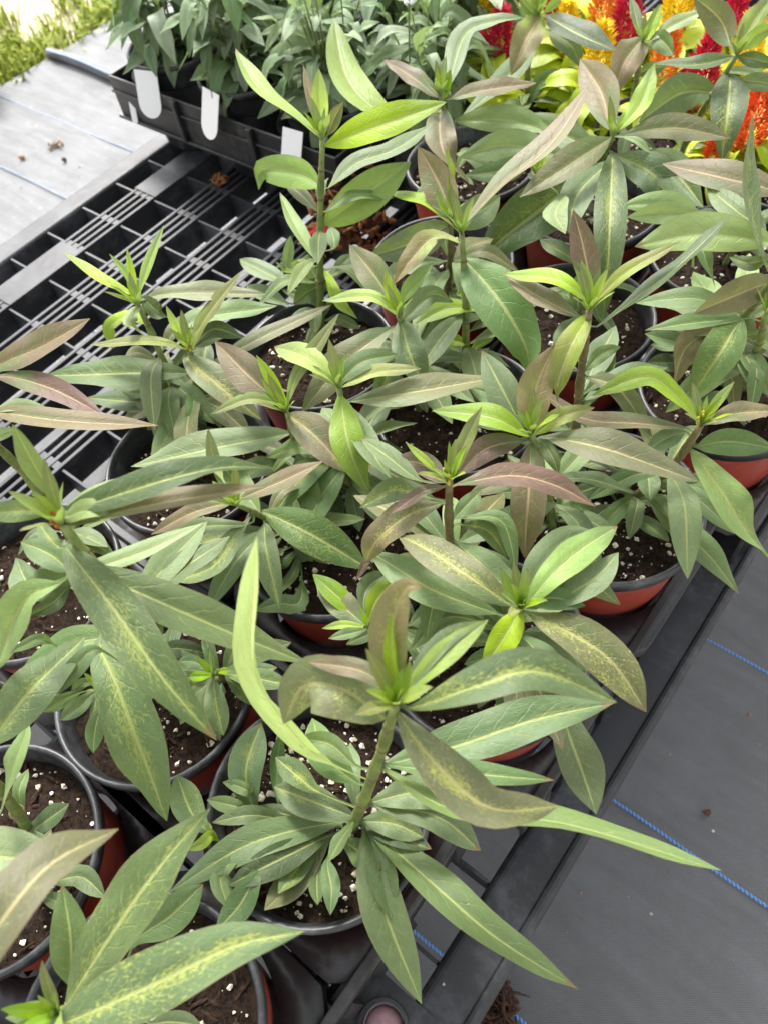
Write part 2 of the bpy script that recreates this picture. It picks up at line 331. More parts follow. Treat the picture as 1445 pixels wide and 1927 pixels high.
# ------------------------------------------------------------ leaves
def catmull(P, n):
    P = [Vector(p) for p in P]
    if len(P) == 2: return [P[0].lerp(P[1], i/n) for i in range(n+1)]
    Q = [P[0]*2-P[1]]+P+[P[-1]*2-P[-2]]; dense = []
    for i in range(1, len(Q)-2):
        a, b, c, d = Q[i-1:i+3]
        for k in range(12):
            t = k/12; dense.append(.5*((2*b)+(c-a)*t+(2*a-5*b+4*c-d)*t*t+(3*b-a-3*c+d)*t**3))
    dense.append(P[-1]); L = [0]
    for i in range(1, len(dense)): L.append(L[-1]+(dense[i]-dense[i-1]).length)
    out = []; j = 0
    for i in range(n+1):
        s = L[-1]*i/n
        while j < len(L)-2 and L[j+1] < s: j += 1
        t = (s-L[j])/max(1e-9, L[j+1]-L[j]); out.append(dense[j].lerp(dense[j+1], min(1, t)))
    return out
def leaf_mesh(pts, W, roll=0, att=None, nu=18, nv=8, fold=None, wave=None, a=.80, b=1.0, serr=0, rnd=random):
    pts = [Vector(p) for p in pts]; pet = 0
    if att is not None:
        att = Vector(att); d = (att-pts[0]).length
        if d > .003: pts = [att]+pts; pet = d
    C = catmull(pts, nu); L = sum((C[i+1]-C[i]).length for i in range(nu)); p0 = min(.4, pet/L)
    T0 = (pts[-1]-pts[0]).normalized(); hv = Vector((pts[-1].x-pts[0].x, pts[-1].y-pts[0].y, 0))
    inw = -hv.normalized() if hv.length > 1e-4 else Vector((1, 0, 0)); ref = (Vector((0, 0, 1))+.35*inw).normalized()
    fold = rnd.uniform(.10, .34) if fold is None else fold; wave = rnd.uniform(.02, .075) if wave is None else wave
    ph1, ph2, k1 = rnd.uniform(0, 6.28), rnd.uniform(0, 6.28), rnd.uniform(9, 17); tw = R(rnd.uniform(-14, 14))
    asym = rnd.uniform(-.06, .06); nrm = max((k/40)**a*(1-(k/40)**(1.9*b)) for k in range(41))
    v = []; uv = []; f = []; Np = None
    for i in range(nu+1):
        s = i/nu; t = (C[min(i+1, nu)]-C[max(i-1, 0)]).normalized()
        N = ref-t*ref.dot(t)
        if N.length < .12 and Np is not None: N = Np-t*Np.dot(t)
        N.normalize()
        if Np is not None and N.dot(Np) < 0: N = -N
        Np = N.copy()
        S = N.cross(t).normalized(); q = Matrix.Rotation(R(roll)+tw*(s-.4), 3, t); S = q @ S; Nn = q @ N
        x = max(0., (s-p0)/(1-p0)); w_ = W*.5*(x**a*(1-x**(1.9*b)))/nrm if 0 < x < 1 else 0
        wmin = .0011*(1-.75*s) if s < .98 else .0002; w_ = max(w_, wmin)
        for k in range(nv+1):
            e = -1+2*k/nv; ae = abs(e); wd = w_*(1+asym*(1 if e > 0 else -1))
            if serr and ae > .95: wd *= 1+serr*math.sin(s*60)
            z = fold*ae*w_ - .30*fold*w_*e*e*1.2 + wave*W*math.sin(k1*s+(ph1 if e > 0 else ph2))*ae*ae*min(1, w_/(W*.25))
            z -= .13*w_*(1-min(1, ae*3.2))
            v.append(C[i]+S*(e*wd)+Nn*z); uv.append((s*L/.11 if False else x, e))
    for i in range(nu):
        for k in range(nv):
            q = i*(nv+1)+k; f.append((q, q+nv+1, q+nv+2, q+1))
    return mesh('leaf', v, f, True, uv)
COL = {'x': (0, 0, 0, 1.6), 'g': (0, 0, 0, .5), 'd': (0, 0, .1, .08), 'l': (0, 0, .05, 1), 'y': (0, 1, 0, .6), 'k': (0, 0, 1, .4), 'p': (.6, 0, .1, .55), 'b': (1, 0, .1, .4)}
def leaf_color(code):
    c = list(COL[code[0]])
    if len(code) > 1:
        d = COL[code[1]]; m = .6
        if code[0] == 'y' and code[1] in 'gdkp': c[1] = .62
        c = [max(c[i], d[i]*m) for i in range(3)]+[c[3]*.65+d[3]*.35]
    else: c[2] = max(c[2], random.choice([0, 0, 0, .2]))
    c[3] = max(0, c[3]+random.uniform(-.12, .12)) if code != 'x' else 1.6
    return c

# ------------------------------------------------------------ potted plants on the bench
RZ = .603
def pot_meshes():
    body = MB().lathe([(.058, .442-RZ), (.0600, .446-RZ), (.0762, -.030), (.0775, -.0105)], n=56).mesh('pot_body', True)
    inner = MB().lathe([(.0776, -.0125), (.0822, -.0125), (.0830, -.004), (.0826, -.0008), (.0808, .0006), (.0786, -.0006), (.0774, -.004), (.0770, -.010), (.0752, -.0125), (.0742, -.040)], n=56).mesh('pot_rim', True)
    return body, inner
POTB, POTR = pot_meshes()
def soil_mesh(seed):
    rnd = random.Random(seed); v = [(0, 0, .004)]; f = []; nr, na = 15, 44
    for i in range(1, nr+1):
        for k in range(na):
            r = .0748*i/nr; a = 2*math.pi*k/na; j = 0 if i == nr else 1
            v.append((r*math.cos(a)+j*rnd.uniform(-.0015, .0015), r*math.sin(a)+j*rnd.uniform(-.0015, .0015), rnd.uniform(-.0022, .0022)*(2.0 if rnd.random() < .1 else 1)+.004*math.cos(r*30)))
    for k in range(na): f.append((0, 1+k, 1+(k+1) % na))
    for i in range(nr-1):
        for k in range(na):
            l = (k+1) % na; f.append((1+i*na+k, 1+(i+1)*na+k, 1+(i+1)*na+l, 1+i*na+l))
    return mesh('soil', v, f)
def bits_mesh(seed, n, r0, r1, flat=.7, rim=.071, zoff=.004, long=1.0):
    rnd = random.Random(seed); v = []; f = []
    for i in range(n):
        rr = rim*math.sqrt(rnd.random()); a = rnd.uniform(0, 6.283); s = r0+(r1-r0)*rnd.random()**2.2
        c = Vector((rr*math.cos(a), rr*math.sin(a), zoff+.004*math.cos(rr*30)-.003)); rot = Matrix.Rotation(rnd.uniform(0, 6.28), 3, 'Z') @ Matrix.Rotation(rnd.uniform(-.5, .5), 3, 'X')
        b = len(v); m = 6
        prof = [(.55, -.7), (1, -.1), (.75, .6)]
        for z, (q, h) in enumerate(prof):
            for k in range(m):
                an = 2*math.pi*k/m+z*.4; j = rnd.uniform(.5, 1.3)
                v.append(c+rot @ Vector((s*q*j*math.cos(an)*long, s*q*j*math.sin(an)/math.sqrt(long), s*h*flat*j)))
        v.append(c+rot @ Vector((0, 0, s*.9*flat)))
        for z in range(2):
            for k in range(m):
                l = (k+1) % m; f.append((b+z*m+k, b+z*m+l, b+(z+1)*m+l, b+(z+1)*m+k))
        for k in range(m): f.append((b+2*m+k, b+2*m+(k+1) % m, b+3*m))
    return mesh('bits', v, f, False)
POTS = dict(F=(-.165,.036),B=(-.168,-.14),L=(-.335,.028),FL=(-.339,-.136),M=(-.307,.22),FR=(-.135,.21),R=(-.122,.385),R3=(-.095,.565),R2=(-.265,.576),N=(-.295,.405),NL=(-.465,.39),ML=(-.477,.205),L2=(-.505,.03),Q1=(-.437,.575),S1=(-.345,.75),S2=(-.175,.745),S3=(-.515,.75),T1=(-.52,.925),T2=(-.345,.925),T3=(-.17,.92))
LABEL = dict(
 F='potted plant in front with mottled upper leaves and one long pale upright leaf',
 B='potted plant at the bottom with the huge mottled leaf over its soil',
 L='potted plant at left with the largest dark drooping leaves above its pot',
 FL='potted plant at lower left edge with bare bark soil and brownish bent leaf',
 M='potted plant in the middle with pinkish oval leaf above wide open dark soil',
 FR='potted plant with purple budding top beside the bench edge, next behind the front pot',
 R='potted plant with tall brown stem in the red pot nearest the weed fabric',
 R3='potted plant at right edge with purple oval leaf and red pot in tray ring',
 R2='potted plant behind the tall brown stemmed one, its dark rim showing between leaves',
 N='potted plant with long lilac blade rising above its folded leaf',
 NL='tall single stemmed potted plant with pale leaves in front of the sage tray',
 ML='potted plant with bright green shoots leaning over the empty slotted bench',
 L2='potted plant at left edge with purplish leaves reaching over the slotted bench',
 Q1='potted plant with pink upright leaf standing right of the coir clump',
 S1='potted plant with whorl of dark hanging leaves and pinkish top leaf, upper right',
 S2='potted plant under the upper right whorl, nearest the bench edge',
 S3='potted plant with bronze hanging leaf between the tall stem and the celosias',
 T1='potted plant with pink drooping leaf in front of the yellow celosias',
 T2='potted plant with thick stem and dark hanging leaf before the red plumes',
 T3='potted plant at top right corner in front of the orange plume')
DATA = """
P F -1390,390,5830 -1263,563,6620 -1142,705,7410 -1028,818,8200
x 360 -60 -1216,621,6916 -1464,558,6916 -1626,497,7300 -1813,561,7996 -1664,835,9136
kp 290 -20 -1056,792,8002 -1088,765,8002 -1287,732,8142 -1481,640,8116 -1510,447,7937
pk 193 0 -1028,818,8200 -1062,850,8200 -1168,992,8463 -1175,1146,8698 -1090,1170,8779
gy 126 0 -1028,818,8200 -1024,877,8200 -967,1115,8256 -908,1438,8200
k 100 0 -1028,818,8200 -1019,858,8200 -1013,1179,8254 -934,1413,8200
y 80 -40 -1028,818,8200 -1024,844,8200 -1130,944,8417 -1184,1058,8617
y 42 0 -1028,818,8200 -1009,845,8200 -1021,910,8310 -1036,974,8425
pg 104 0 -1028,818,8200 -1074,841,8200 -1252,838,8244 -1517,727,8200
k 200 0 -1028,818,8200 -954,836,8200 -731,1043,8387 -535,1275,8391 -186,1463,8104
g 267 0 -1171,673,7212 -1138,697,7212 -841,1030,7293 -552,1431,7295 -241,1808,7212
kp 225 0 -1042,805,8101 -1025,804,8101 -738,715,8110 -425,720,7993 -176,975,7741
gl 289 -50 -1171,673,7212 -1169,674,7212 -669,727,7277 -110,1035,7307 643,1319,7212
g 143 -10 -1157,690,7311 -1081,705,7311 -586,976,7389 -292,1179,7311
g 203 10 -1278,542,6521 -1233,557,6521 -1000,800,6564 -771,848,6521
g 198 0 -1278,542,6521 -1214,550,6521 -840,751,6491 -506,775,6293
gk 185 10 -1342,457,6126 -1305,457,6126 -1100,579,6160 -881,634,6140
g 269 -30 -1358,435,6028 -1281,469,6028 -617,435,6229 -156,426,6207 415,511,5940
gl 282 0 -1358,435,6028 -1264,446,6028 -833,120,6140 -333,-162,5940
g 187 0 -1358,435,6028 -1257,451,6028 -951,272,6140 -759,105,6140
g 190 0 -1390,390,5830 -1398,300,5940 -1229,306,5940 -996,296,6140
g 239 0 -1374,412,5929 -1465,381,5940 -1829,-109,6140 -2075,-687,6140
d 204 0 -1390,390,5830 -1457,279,5940 -1647,-166,6140 -1772,-414,6140
k 157 0 -1390,390,5830 -1535,311,5940 -1511,26,5940 -1460,-241,6140
gp 194 0 -1390,390,5830 -1448,250,5940 -1470,-91,5940 -1468,-372,6140
g 107 0 -1390,390,5830 -1458,153,5940 -1361,-1,5940 -1200,-130,6140
g 123 0 -1390,390,5830 -1382,148,5940 -1194,8,6140 -1093,-124,6140
gk 227 -10 -1342,457,6126 -1335,458,6126 -1608,369,6171 -1965,267,6126
g 119 0 -1390,390,5830 -1560,311,5940 -1778,200,5940 -2035,90,5940
g 125 0 -1390,390,5830 -1793,157,5940 -1969,12,6140 -2154,-187,6140
gk 245 10 -1980,5,5780 -2017,47,5940 -2209,225,6140 -2360,559,6140
k 157 0 -1310,500,6324 -1615,419,6324 -1800,410,6351 -2025,416,6324
g 109 0 -1887,191,5780 -1917,206,5940 -2116,408,5940 -2177,590,6140
g 88 -10 -2139,145,5790 -2081,131,6140 -2193,105,6140 -2290,62,6140
g 109 -10 -2057,-8,5790 -2047,9,6140 -2184,-46,6140 -2298,-98,6140
gk 209 10 -2138,-261,5790 -2115,-248,6140 -2321,-230,6140 -2613,-108,6140
y 79 -20 -2073,-281,5790 -2093,-248,6140 -2115,-335,6140 -2171,-429,6140
y 31 10 -2088,-291,5790 -2117,-235,6140 -2148,-214,6140 -2187,-198,6140
g 138 -10 -1891,-221,5790 -1852,-277,6140 -1856,-407,6140 -1668,-515,6140
g 181 -10 -1642,-256,5790 -1655,-214,6140 -1626,-459,6140 -1649,-663,6140
g 204 0 -1232,602,6818 -1324,569,6818 -1565,570,6905 -1828,724,6778
g 130 -10 -1186,656,7114 -1304,609,7114 -1503,611,7147 -1698,523,7114
P FR -1200,2120,5830 -1147,2099,6337 -1083,2048,6843 -1007,1966,7350
kp 251 0 -1017,1977,7287 -1067,1972,7287 -1346,1932,7431 -1690,1969,7385 -2037,2015,7219
g 267 0 -1065,2029,6970 -1200,2001,6970 -1605,1883,7040 -1927,1878,7023 -2243,1899,6970
yg 210 0 -1007,1966,7350 -983,1974,7350 -942,2191,7476 -885,2487,7460 -811,2874,7287
g 229 10 -1007,1966,7350 -1008,1998,7350 -1040,2267,7401 -996,2559,7390 -876,2720,7350
gk 158 0 -1007,1966,7350 -983,2084,7350 -868,2315,7347 -695,2396,7279 -528,2429,7165
g 145 20 -1007,1966,7350 -980,2017,7350 -858,2129,7379 -680,2202,7350
kp 296 0 -1017,1977,7287 -959,1989,7287 -636,2023,7291 -374,2033,7212 -67,1955,6987
y 180 -10 -1017,1977,7287 -1011,1977,7287 -993,1778,7283 -1008,1548,7154
y 78 0 -1007,1966,7350 -1014,1971,7350 -1102,1985,7448 -1203,2027,7575
y 65 50 -1007,1966,7350 -996,1979,7350 -984,1982,7458 -976,1981,7575
g 150 20 -1109,2072,6653 -1059,2088,6653 -871,2121,6651 -601,2149,6523
g 289 10 -1200,2120,5830 -635,1949,6140 -394,1783,6140 -178,1656,5940 -20,1512,5940
g 192 0 -1109,2072,6653 -1161,2055,6653 -1534,1891,6708 -1621,1531,6653
g 194 0 -1007,1966,7350 -889,2057,7350 -732,2366,7394 -697,2657,7350
g 135 -20 -1125,2084,6527 -1108,2085,6527 -1135,1915,6525 -1302,1748,6421
P FR -1745,2407,5830 -1797,2347,6403 -1834,2348,6977 -1854,2408,7550
b 212 0 -1853,2400,7478 -1828,2449,7478 -1567,2725,7477 -1299,2883,7379 -1027,2989,7202
yp 111 0 -1854,2408,7550 -1857,2432,7550 -1872,2586,7696 -1861,2810,7918
b 157 -30 -1854,2408,7550 -1880,2386,7550 -2082,2406,7580 -2298,2327,7550
y 60 0 -1854,2408,7550 -1929,2425,7550 -2065,2418,7625 -2238,2443,7671
y 38 -30 -1854,2408,7550 -1878,2446,7550 -1910,2504,7671 -1942,2547,7775
b 100 0 -1853,2400,7478 -1878,2398,7478 -1985,2277,7477 -2111,2069,7362
kb 238 -10 -1851,2384,7335 -1883,2341,7335 -2027,2144,7322 -2162,1950,7152 -2215,1810,6918
k 168 -20 -1851,2384,7335 -1943,2347,7335 -2204,2235,7375 -2339,1993,7335
g 149 0 -1854,2408,7550 -2016,2305,7550 -2333,2330,7585 -2592,2370,7550
b 58 -10 -2266,1957,6340 -2310,1930,6690 -2303,1840,6684 -2326,1767,6600
k 127 20 -1846,2360,7048 -1761,2429,7048 -1584,2482,7044 -1374,2427,6937
g 125 0 -1848,2365,7120 -1763,2441,7120 -1532,2573,7115 -1265,2367,6950
g 127 20 -1848,2365,7120 -1823,2401,7120 -1800,2564,7143 -1796,2713,7120
P R -1510,3430,5830 -1577,3406,6303 -1650,3353,6777 -1731,3272,7250
yg 213 0 -1731,3272,7250 -1734,3239,7250 -2016,3165,7363 -2506,3089,7200
py 252 10 -1731,3272,7250 -1723,3277,7250 -1843,3504,7463 -1856,3762,7691
yp 142 10 -1721,3282,7191 -1722,3319,7191 -1617,3491,7293 -1428,3650,7358
y 72 0 -1721,3282,7191 -1745,3282,7191 -1813,3380,7304 -1901,3455,7416
gp 304 0 -1710,3293,7132 -1655,3388,7132 -1158,3409,7310 -553,3686,7051
b 188 -30 -1721,3282,7191 -1767,3223,7191 -1937,2977,7230 -1990,2677,7191
g 241 -20 -1731,3272,7250 -1828,3301,7250 -2093,3427,7388 -2395,3613,7462
p 254 0 -1710,3293,7132 -1721,3269,7132 -1562,2993,7126 -1448,2787,6984 -1353,2636,6665
g 111 20 -1710,3293,7132 -1668,3334,7132 -1527,3254,7122 -1429,3197,7042
g 225 -30 -1731,3272,7250 -1794,3261,7250 -2118,3396,7282 -2350,3413,7250
P R -1160,4000,5830 -959,4021,6287 -822,4035,6743 -751,4043,7200
pg 212 20 -765,4042,7086 -840,4061,7086 -1157,3858,7154 -1530,3679,7162 -2062,3823,7086
yk 193 0 -751,4043,7200 -799,4085,7200 -1007,4116,7308 -1265,4144,7338 -1579,3928,7137
y 40 0 -751,4043,7200 -773,4083,7200 -782,4105,7320 -797,4120,7425
yg 74 0 -751,4043,7200 -742,4099,7200 -733,4212,7302 -693,4340,7431
pk 158 10 -751,4043,7200 -720,4080,7200 -584,4252,7236 -346,4469,7200
g 204 40 -782,4040,6972 -720,4037,6972 -546,4171,7009 -239,4331,6972
g 149 -20 -773,4041,7029 -853,4067,7029 -944,3891,7053 -998,3719,7029
lk 297 0 -790,4039,6915 -748,4025,6915 -379,3813,6878 -155,3765,6709 146,3819,6349
g 257 0 -1005,4016,6172 -917,3970,6172 -594,3855,6178 -253,3753,6140 58,3692,5940
g 156 0 -1160,4000,5830 -1123,3823,5940 -894,3895,5940 -601,3696,6140
g 171 10 -898,4027,6458 -1080,4119,6458 -958,3916,6482 -860,3755,6458
g 158 30 -917,4025,6401 -825,3973,6401 -680,4088,6426 -558,4299,6401
g 164 -20 -1160,4000,5830 -1192,3898,5940 -1252,3737,5940 -1296,3501,5940
g 160 -30 -1160,4000,5830 -1288,4009,5940 -1471,4040,5940 -1547,3837,5940
g 112 10 -1160,4000,5830 -1280,4047,5940 -1298,4176,5940 -1305,4327,5940
g 113 30 -1160,4000,5830 -1147,3891,5940 -1056,4025,5940 -986,4124,5940
P R -1690,4080,5830 -1755,4130,6487 -1782,4128,7143 -1770,4075,7800
y 163 0 -1770,4075,7800 -1839,4148,7800 -2078,4153,7901 -2562,4140,7754
yp 121 0 -1770,4075,7800 -1783,4181,7800 -1680,4422,7949 -1459,4758,8064
y 53 0 -1770,4075,7800 -1797,4128,7800 -1889,4167,7917 -1980,4184,8025
y 67 0 -1770,4075,7800 -1799,4152,7800 -1882,4228,7912 -1983,4279,8025
pk 200 0 -1773,4083,7718 -1838,4070,7718 -2128,4058,7760 -2541,4174,7718
d 198 -30 -1775,4091,7636 -1704,4140,7636 -1561,4370,7800 -1414,4640,7942 -1283,5219,8075
yp 194 0 -1773,4083,7718 -1787,4121,7718 -1749,3799,7698 -1725,3620,7516 -1690,3569,7332
b 194 -10 -1770,4075,7800 -1806,4198,7800 -2034,4390,8059 -2197,4495,8232
g 188 0 -1775,4137,6815 -1707,4140,6815 -1553,4537,6860 -1306,4808,6815
g 183 10 -1771,4137,6733 -1711,4133,6733 -1746,4491,6792 -1749,4719,6829
g 119 30 -1782,4128,7143 -1749,4139,7143 -1720,4343,7167 -1643,4505,7143
P N -3150,4400,5830 -3147,4464,6387 -3199,4552,6943 -3305,4663,7500
pb 297 -20 -3305,4663,7500 -3357,4759,7500 -3242,5189,7699 -3063,5662,7862 -3132,6496,7980
py 215 0 -3291,4649,7430 -3302,4620,7430 -3539,4592,7435 -3583,4316,7389 -3610,4049,7263
g 439 20 -3248,4606,7222 -3249,4656,7222 -2720,4406,7186 -2401,4301,6936 -2296,4201,6670
gy 199 -10 -3180,4527,6804 -3038,4598,6804 -3309,4429,6840 -3468,4114,6804
gy 155 -40 -3150,4474,6456 -3114,4449,6456 -3321,4380,6480 -3411,4164,6456
y 85 30 -3145,4455,6317 -3122,4485,6317 -3057,4584,6393 -2963,4687,6437
g 109 0 -3144,4438,6178 -3122,4455,6178 -3301,4380,6202 -3348,4162,6178
y 50 40 -3199,4552,6943 -3234,4519,6943 -3230,4493,6995 -3234,4503,7063
P S1 -3460,7320,5830 -3393,7254,6287 -3266,7148,6743 -3081,7005,7200
p 359 -30 -3081,7005,7200 -3159,7102,7200 -3481,7461,7326 -3950,7831,7397
y 204 0 -3081,7005,7200 -3112,7116,7200 -3013,7382,7372 -3088,7764,7574
gp 274 30 -3081,7005,7200 -2998,7107,7200 -2604,7355,7253 -2080,7512,7200
gp 320 -20 -3081,7005,7200 -3095,6987,7200 -3241,6407,7186 -3516,5973,6996
dk 360 40 -3155,7061,7029 -2982,6993,7029 -2498,6921,6980 -2136,6805,6630
l 89 10 -3081,7005,7200 -2999,7053,7200 -2844,7065,7195 -2679,7066,7110
d 553 -40 -3305,7179,6629 -3334,7176,6629 -3492,6453,6591 -3779,6079,6325 -3981,5848,6009
g 343 0 -3202,7098,6915 -3097,7072,6915 -3082,6384,6959 -2863,5810,6915
dk 308 0 -3155,7061,7029 -3066,7014,7029 -2626,6175,7001 -2394,5773,6784 -2234,5499,6341
P S3 -5088,7004,5830 -4996,6919,6320 -4962,6809,6810 -4986,6696,7300
p 218 -10 -4986,6696,7300 -5017,6669,7300 -5357,6724,7399 -5804,6778,7461
y 115 20 -4981,6703,7239 -4985,6751,7239 -5011,6834,7343 -5003,6929,7464
g 119 0 -4986,6696,7300 -4993,6681,7300 -5072,6823,7390 -5144,7044,7525
p 258 10 -4981,6703,7239 -4925,6781,7239 -4642,7056,7282 -4258,7475,7239
pd 322 0 -4970,6715,7116 -5022,6723,7116 -4604,6190,7075 -4248,6171,6774
g 273 0 -4986,6696,7300 -4983,6817,7300 -5266,7567,7492 -5086,7828,7556 -4724,7951,7607
yg 397 10 -4970,6715,7116 -5057,6651,7116 -5380,6181,7293 -5993,6366,7419 -6860,7181,7515
P T1 -5330,9190,5830 -5346,9135,6253 -5295,9080,6677 -5176,9025,7100
py 352 -20 -5176,9025,7100 -5155,9035,7100 -5032,8505,7077 -5001,8150,6828
d 363 10 -5176,9025,7100 -5075,9057,7100 -4442,8775,7139 -3925,8695,7100
g 259 40 -5225,9046,6941 -5031,9070,6941 -4651,8936,6906 -4432,8833,6735
g 327 0 -5283,9074,6730 -5275,9116,6730 -5133,8273,6723 -5314,7552,6534
y 114 -30 -5176,9025,7100 -5187,9057,7100 -5248,9084,7183 -5351,9126,7325
y 105 70 -5176,9025,7100 -5153,9124,7100 -5051,9126,7201 -4902,9102,7325
g 124 -70 -5176,9025,7100 -5205,9012,7100 -5309,8935,7232 -5380,8890,7325
g 334 0 -5337,9176,5936 -5331,9158,5940 -5230,8519,6140 -5302,8065,6140
g 227 40 -5334,9183,5883 -5280,9109,5940 -5236,9389,6140 -4858,9577,6140
P T2 -3682,8807,5830 -3653,8735,6287 -3658,8736,6743 -3695,8813,7200
pd 334 -20 -3695,8813,7200 -3724,8839,7200 -3675,8356,7168 -3604,8101,6940
g 120 0 -3695,8813,7200 -3706,8834,7200 -3928,9060,7321 -4122,9266,7425
y 138 10 -3695,8813,7200 -3672,8863,7200 -3704,9041,7315 -3719,9204,7425
l 192 10 -3695,8813,7200 -3632,8882,7200 -3484,9122,7296 -3266,9436,7362
g 208 50 -3695,8813,7200 -3674,8994,7200 -3458,8845,7224 -3246,8682,7200
g 149 60 -3669,8742,6858 -3676,8774,6858 -3578,8900,6881 -3462,9075,6858
P T2 -3038,8966,5830 -2899,8754,6353 -2733,8620,6877 -2549,8572,7400
dp 284 -50 -2549,8572,7400 -2685,8734,7400 -2931,8925,7538 -3262,8912,7702
y 235 20 -2549,8572,7400 -2589,8732,7400 -2598,9061,7571 -2556,9244,7682
y 164 50 -2549,8572,7400 -2566,8713,7400 -2466,8939,7493 -2365,9044,7520
d 204 -10 -2549,8572,7400 -2578,8546,7400 -2795,8189,7440 -3230,8065,7400
d 141 60 -2549,8572,7400 -2531,8569,7400 -2329,8538,7424 -2130,8572,7400
dk 357 0 -2609,8577,7204 -2579,8620,7204 -2300,7954,7158 -2144,7668,6833
g 394 -50 -2684,8592,6942 -2707,8641,6942 -2977,8425,6981 -3145,7760,6942
g 137 10 -2609,8577,7204 -2647,8628,7204 -2374,8651,7228 -2149,8668,7204
g 175 60 -2609,8577,7204 -2429,8530,7204 -2209,8530,7228 -1998,8572,7204
P NL -4976,4279,5830 -4998,4472,6520 -4962,4619,7210 -4861,4714,7900
y 157 0 -4861,4714,7900 -4870,4728,7900 -5041,4932,8051 -5231,5184,8228
ly 261 30 -4861,4714,7900 -4937,4731,7900 -5288,4759,8036 -5705,4822,8138 -6272,5138,8204
p 101 10 -4861,4714,7900 -4938,4789,7900 -5161,4959,8056 -5402,5162,8229
p 121 50 -4861,4714,7900 -4868,4802,7900 -4848,4903,8016 -4797,4990,8125
ly 304 -50 -4955,4663,7383 -5003,4708,7383 -5348,4762,7385 -5807,4697,7309 -5698,4510,7228
yl 316 30 -4878,4706,7814 -4871,4764,7814 -4440,5008,7997 -3954,5398,8133
g 257 0 -4955,4663,7383 -4910,4740,7383 -4884,5133,7432 -4684,5480,7440 -4654,6112,7383
yl 370 50 -5006,4620,7038 -4942,4622,7038 -4728,4972,7187 -4539,5561,7302
l 183 20 -5055,4538,6520 -5036,4555,6520 -5537,4761,6664 -6068,5084,6733
yl 127 0 -5060,4522,6434 -5037,4578,6434 -4598,4294,6409 -4363,4268,6324
yg 191 -40 -5068,4489,6261 -5118,4519,6261 -5478,4658,6244 -5655,4562,6171
gl 231 0 -5068,4489,6261 -5349,4356,6261 -5661,4342,6290 -6193,4378,6261
l 117 20 -5055,4538,6520 -5344,4345,6520 -5386,4430,6611 -5436,4558,6745
y 47 -30 -5060,4522,6434 -5403,4363,6434 -5457,4357,6464 -5535,4353,6509
g 152 0 -5042,4568,6692 -4957,4663,6692 -5014,4768,6716 -5211,4936,6692
g 140 40 -5064,4506,6347 -4992,4588,6347 -5000,4792,6371 -5033,5020,6347
g 199 -50 -5068,4489,6261 -4920,4542,6261 -5095,4442,6284 -5152,4133,6261
g 194 -20 -5074,4454,6089 -5301,4202,6140 -5619,4184,6140 -5982,4214,6089
P Q1 -4049,5367,5830 -3915,5257,6253 -3835,5202,6677 -3816,5212,7100
p 310 -20 -3816,5212,7100 -3807,5217,7100 -4074,5409,7272 -4440,5572,7483
y 68 0 -3816,5212,7100 -3839,5227,7100 -3928,5234,7194 -4028,5296,7325
y 154 60 -3816,5212,7100 -3821,5237,7100 -4024,5519,7280 -4267,5803,7469
y 169 0 -3816,5212,7100 -3875,5206,7100 -4148,5255,7176 -4694,5292,7066
g 297 50 -3814,5205,7047 -3827,5242,7047 -3703,5521,7035 -3732,5949,6943
g 304 -50 -3814,5205,7047 -3839,5187,7047 -3941,4788,7089 -4235,4409,7047
P N -3364,3943,5830 -3390,3960,6253 -3418,3940,6677 -3447,3883,7100
gp 275 -20 -3447,3883,7100 -3579,3984,7100 -3902,4109,7222 -4276,4250,7285
y 95 0 -3447,3883,7100 -3493,3912,7100 -3616,3994,7202 -3744,4121,7325
y 71 -10 -3447,3883,7100 -3500,3949,7100 -3525,3972,7218 -3552,3983,7325
yg 139 20 -3447,3883,7100 -3522,4005,7100 -3501,4184,7216 -3406,4371,7354
yg 159 0 -3447,3883,7100 -3534,3912,7100 -3774,3885,7181 -4201,3711,7062
gk 267 10 -3444,3891,7047 -3447,3898,7047 -3129,3617,7014 -2855,3537,6696
gp 320 -10 -3440,3899,6994 -3485,3818,6994 -3600,3286,6979 -3696,2749,6760
g 185 40 -3440,3899,6994 -3450,3921,6994 -3427,4316,7024 -3205,4376,6994
P M -3235,2672,5830 -3239,2746,6253 -3284,2842,6677 -3364,2947,7100
y 233 0 -3364,2947,7100 -3436,2971,7100 -3747,3015,7180 -4187,3032,7064
g 183 20 -3364,2947,7100 -3386,2978,7100 -3325,3217,7178 -3193,3537,7066
yp 149 0 -3364,2947,7100 -3336,2966,7100 -3188,3210,7140 -2909,3478,7100
y 68 0 -3364,2947,7100 -3425,3002,7100 -3464,3056,7211 -3496,3113,7325
yd 274 0 -3355,2938,7047 -3345,2922,7047 -2974,2574,6981 -2723,2464,6615
gp 299 0 -3336,2921,6941 -3273,2984,6941 -2858,3311,7014 -2387,3878,6941
g 200 0 -3336,2921,6941 -3308,2927,6941 -2778,2627,6982 -2515,2522,6941
P M -3490,2471,5830 -3629,2538,6187 -3706,2587,6543 -3708,2608,6900
p 295 -20 -3708,2608,6900 -3814,2649,6900 -4160,2662,7040 -4636,2752,7127
y 105 0 -3708,2608,6900 -3745,2644,6900 -3928,2717,7030 -4146,2794,7183
y 84 0 -3708,2608,6900 -3759,2635,6900 -3871,2648,7013 -3981,2647,7125
yp 134 0 -3708,2608,6900 -3806,2635,6900 -4024,2497,6982 -4287,2245,6864
yp 149 0 -3708,2608,6900 -3762,2682,6900 -3804,2880,7033 -3751,3121,7195 -3685,3404,7391
pk 290 20 -3714,2609,6855 -3713,2618,6855 -3353,2566,6851 -2963,2497,6695
l 87 0 -3758,2618,6365 -3728,2640,6365 -3763,2467,6358 -3805,2299,6275
g 154 -30 -3730,2620,5919 -3564,2565,6140 -3543,2330,6140 -3685,2285,6140
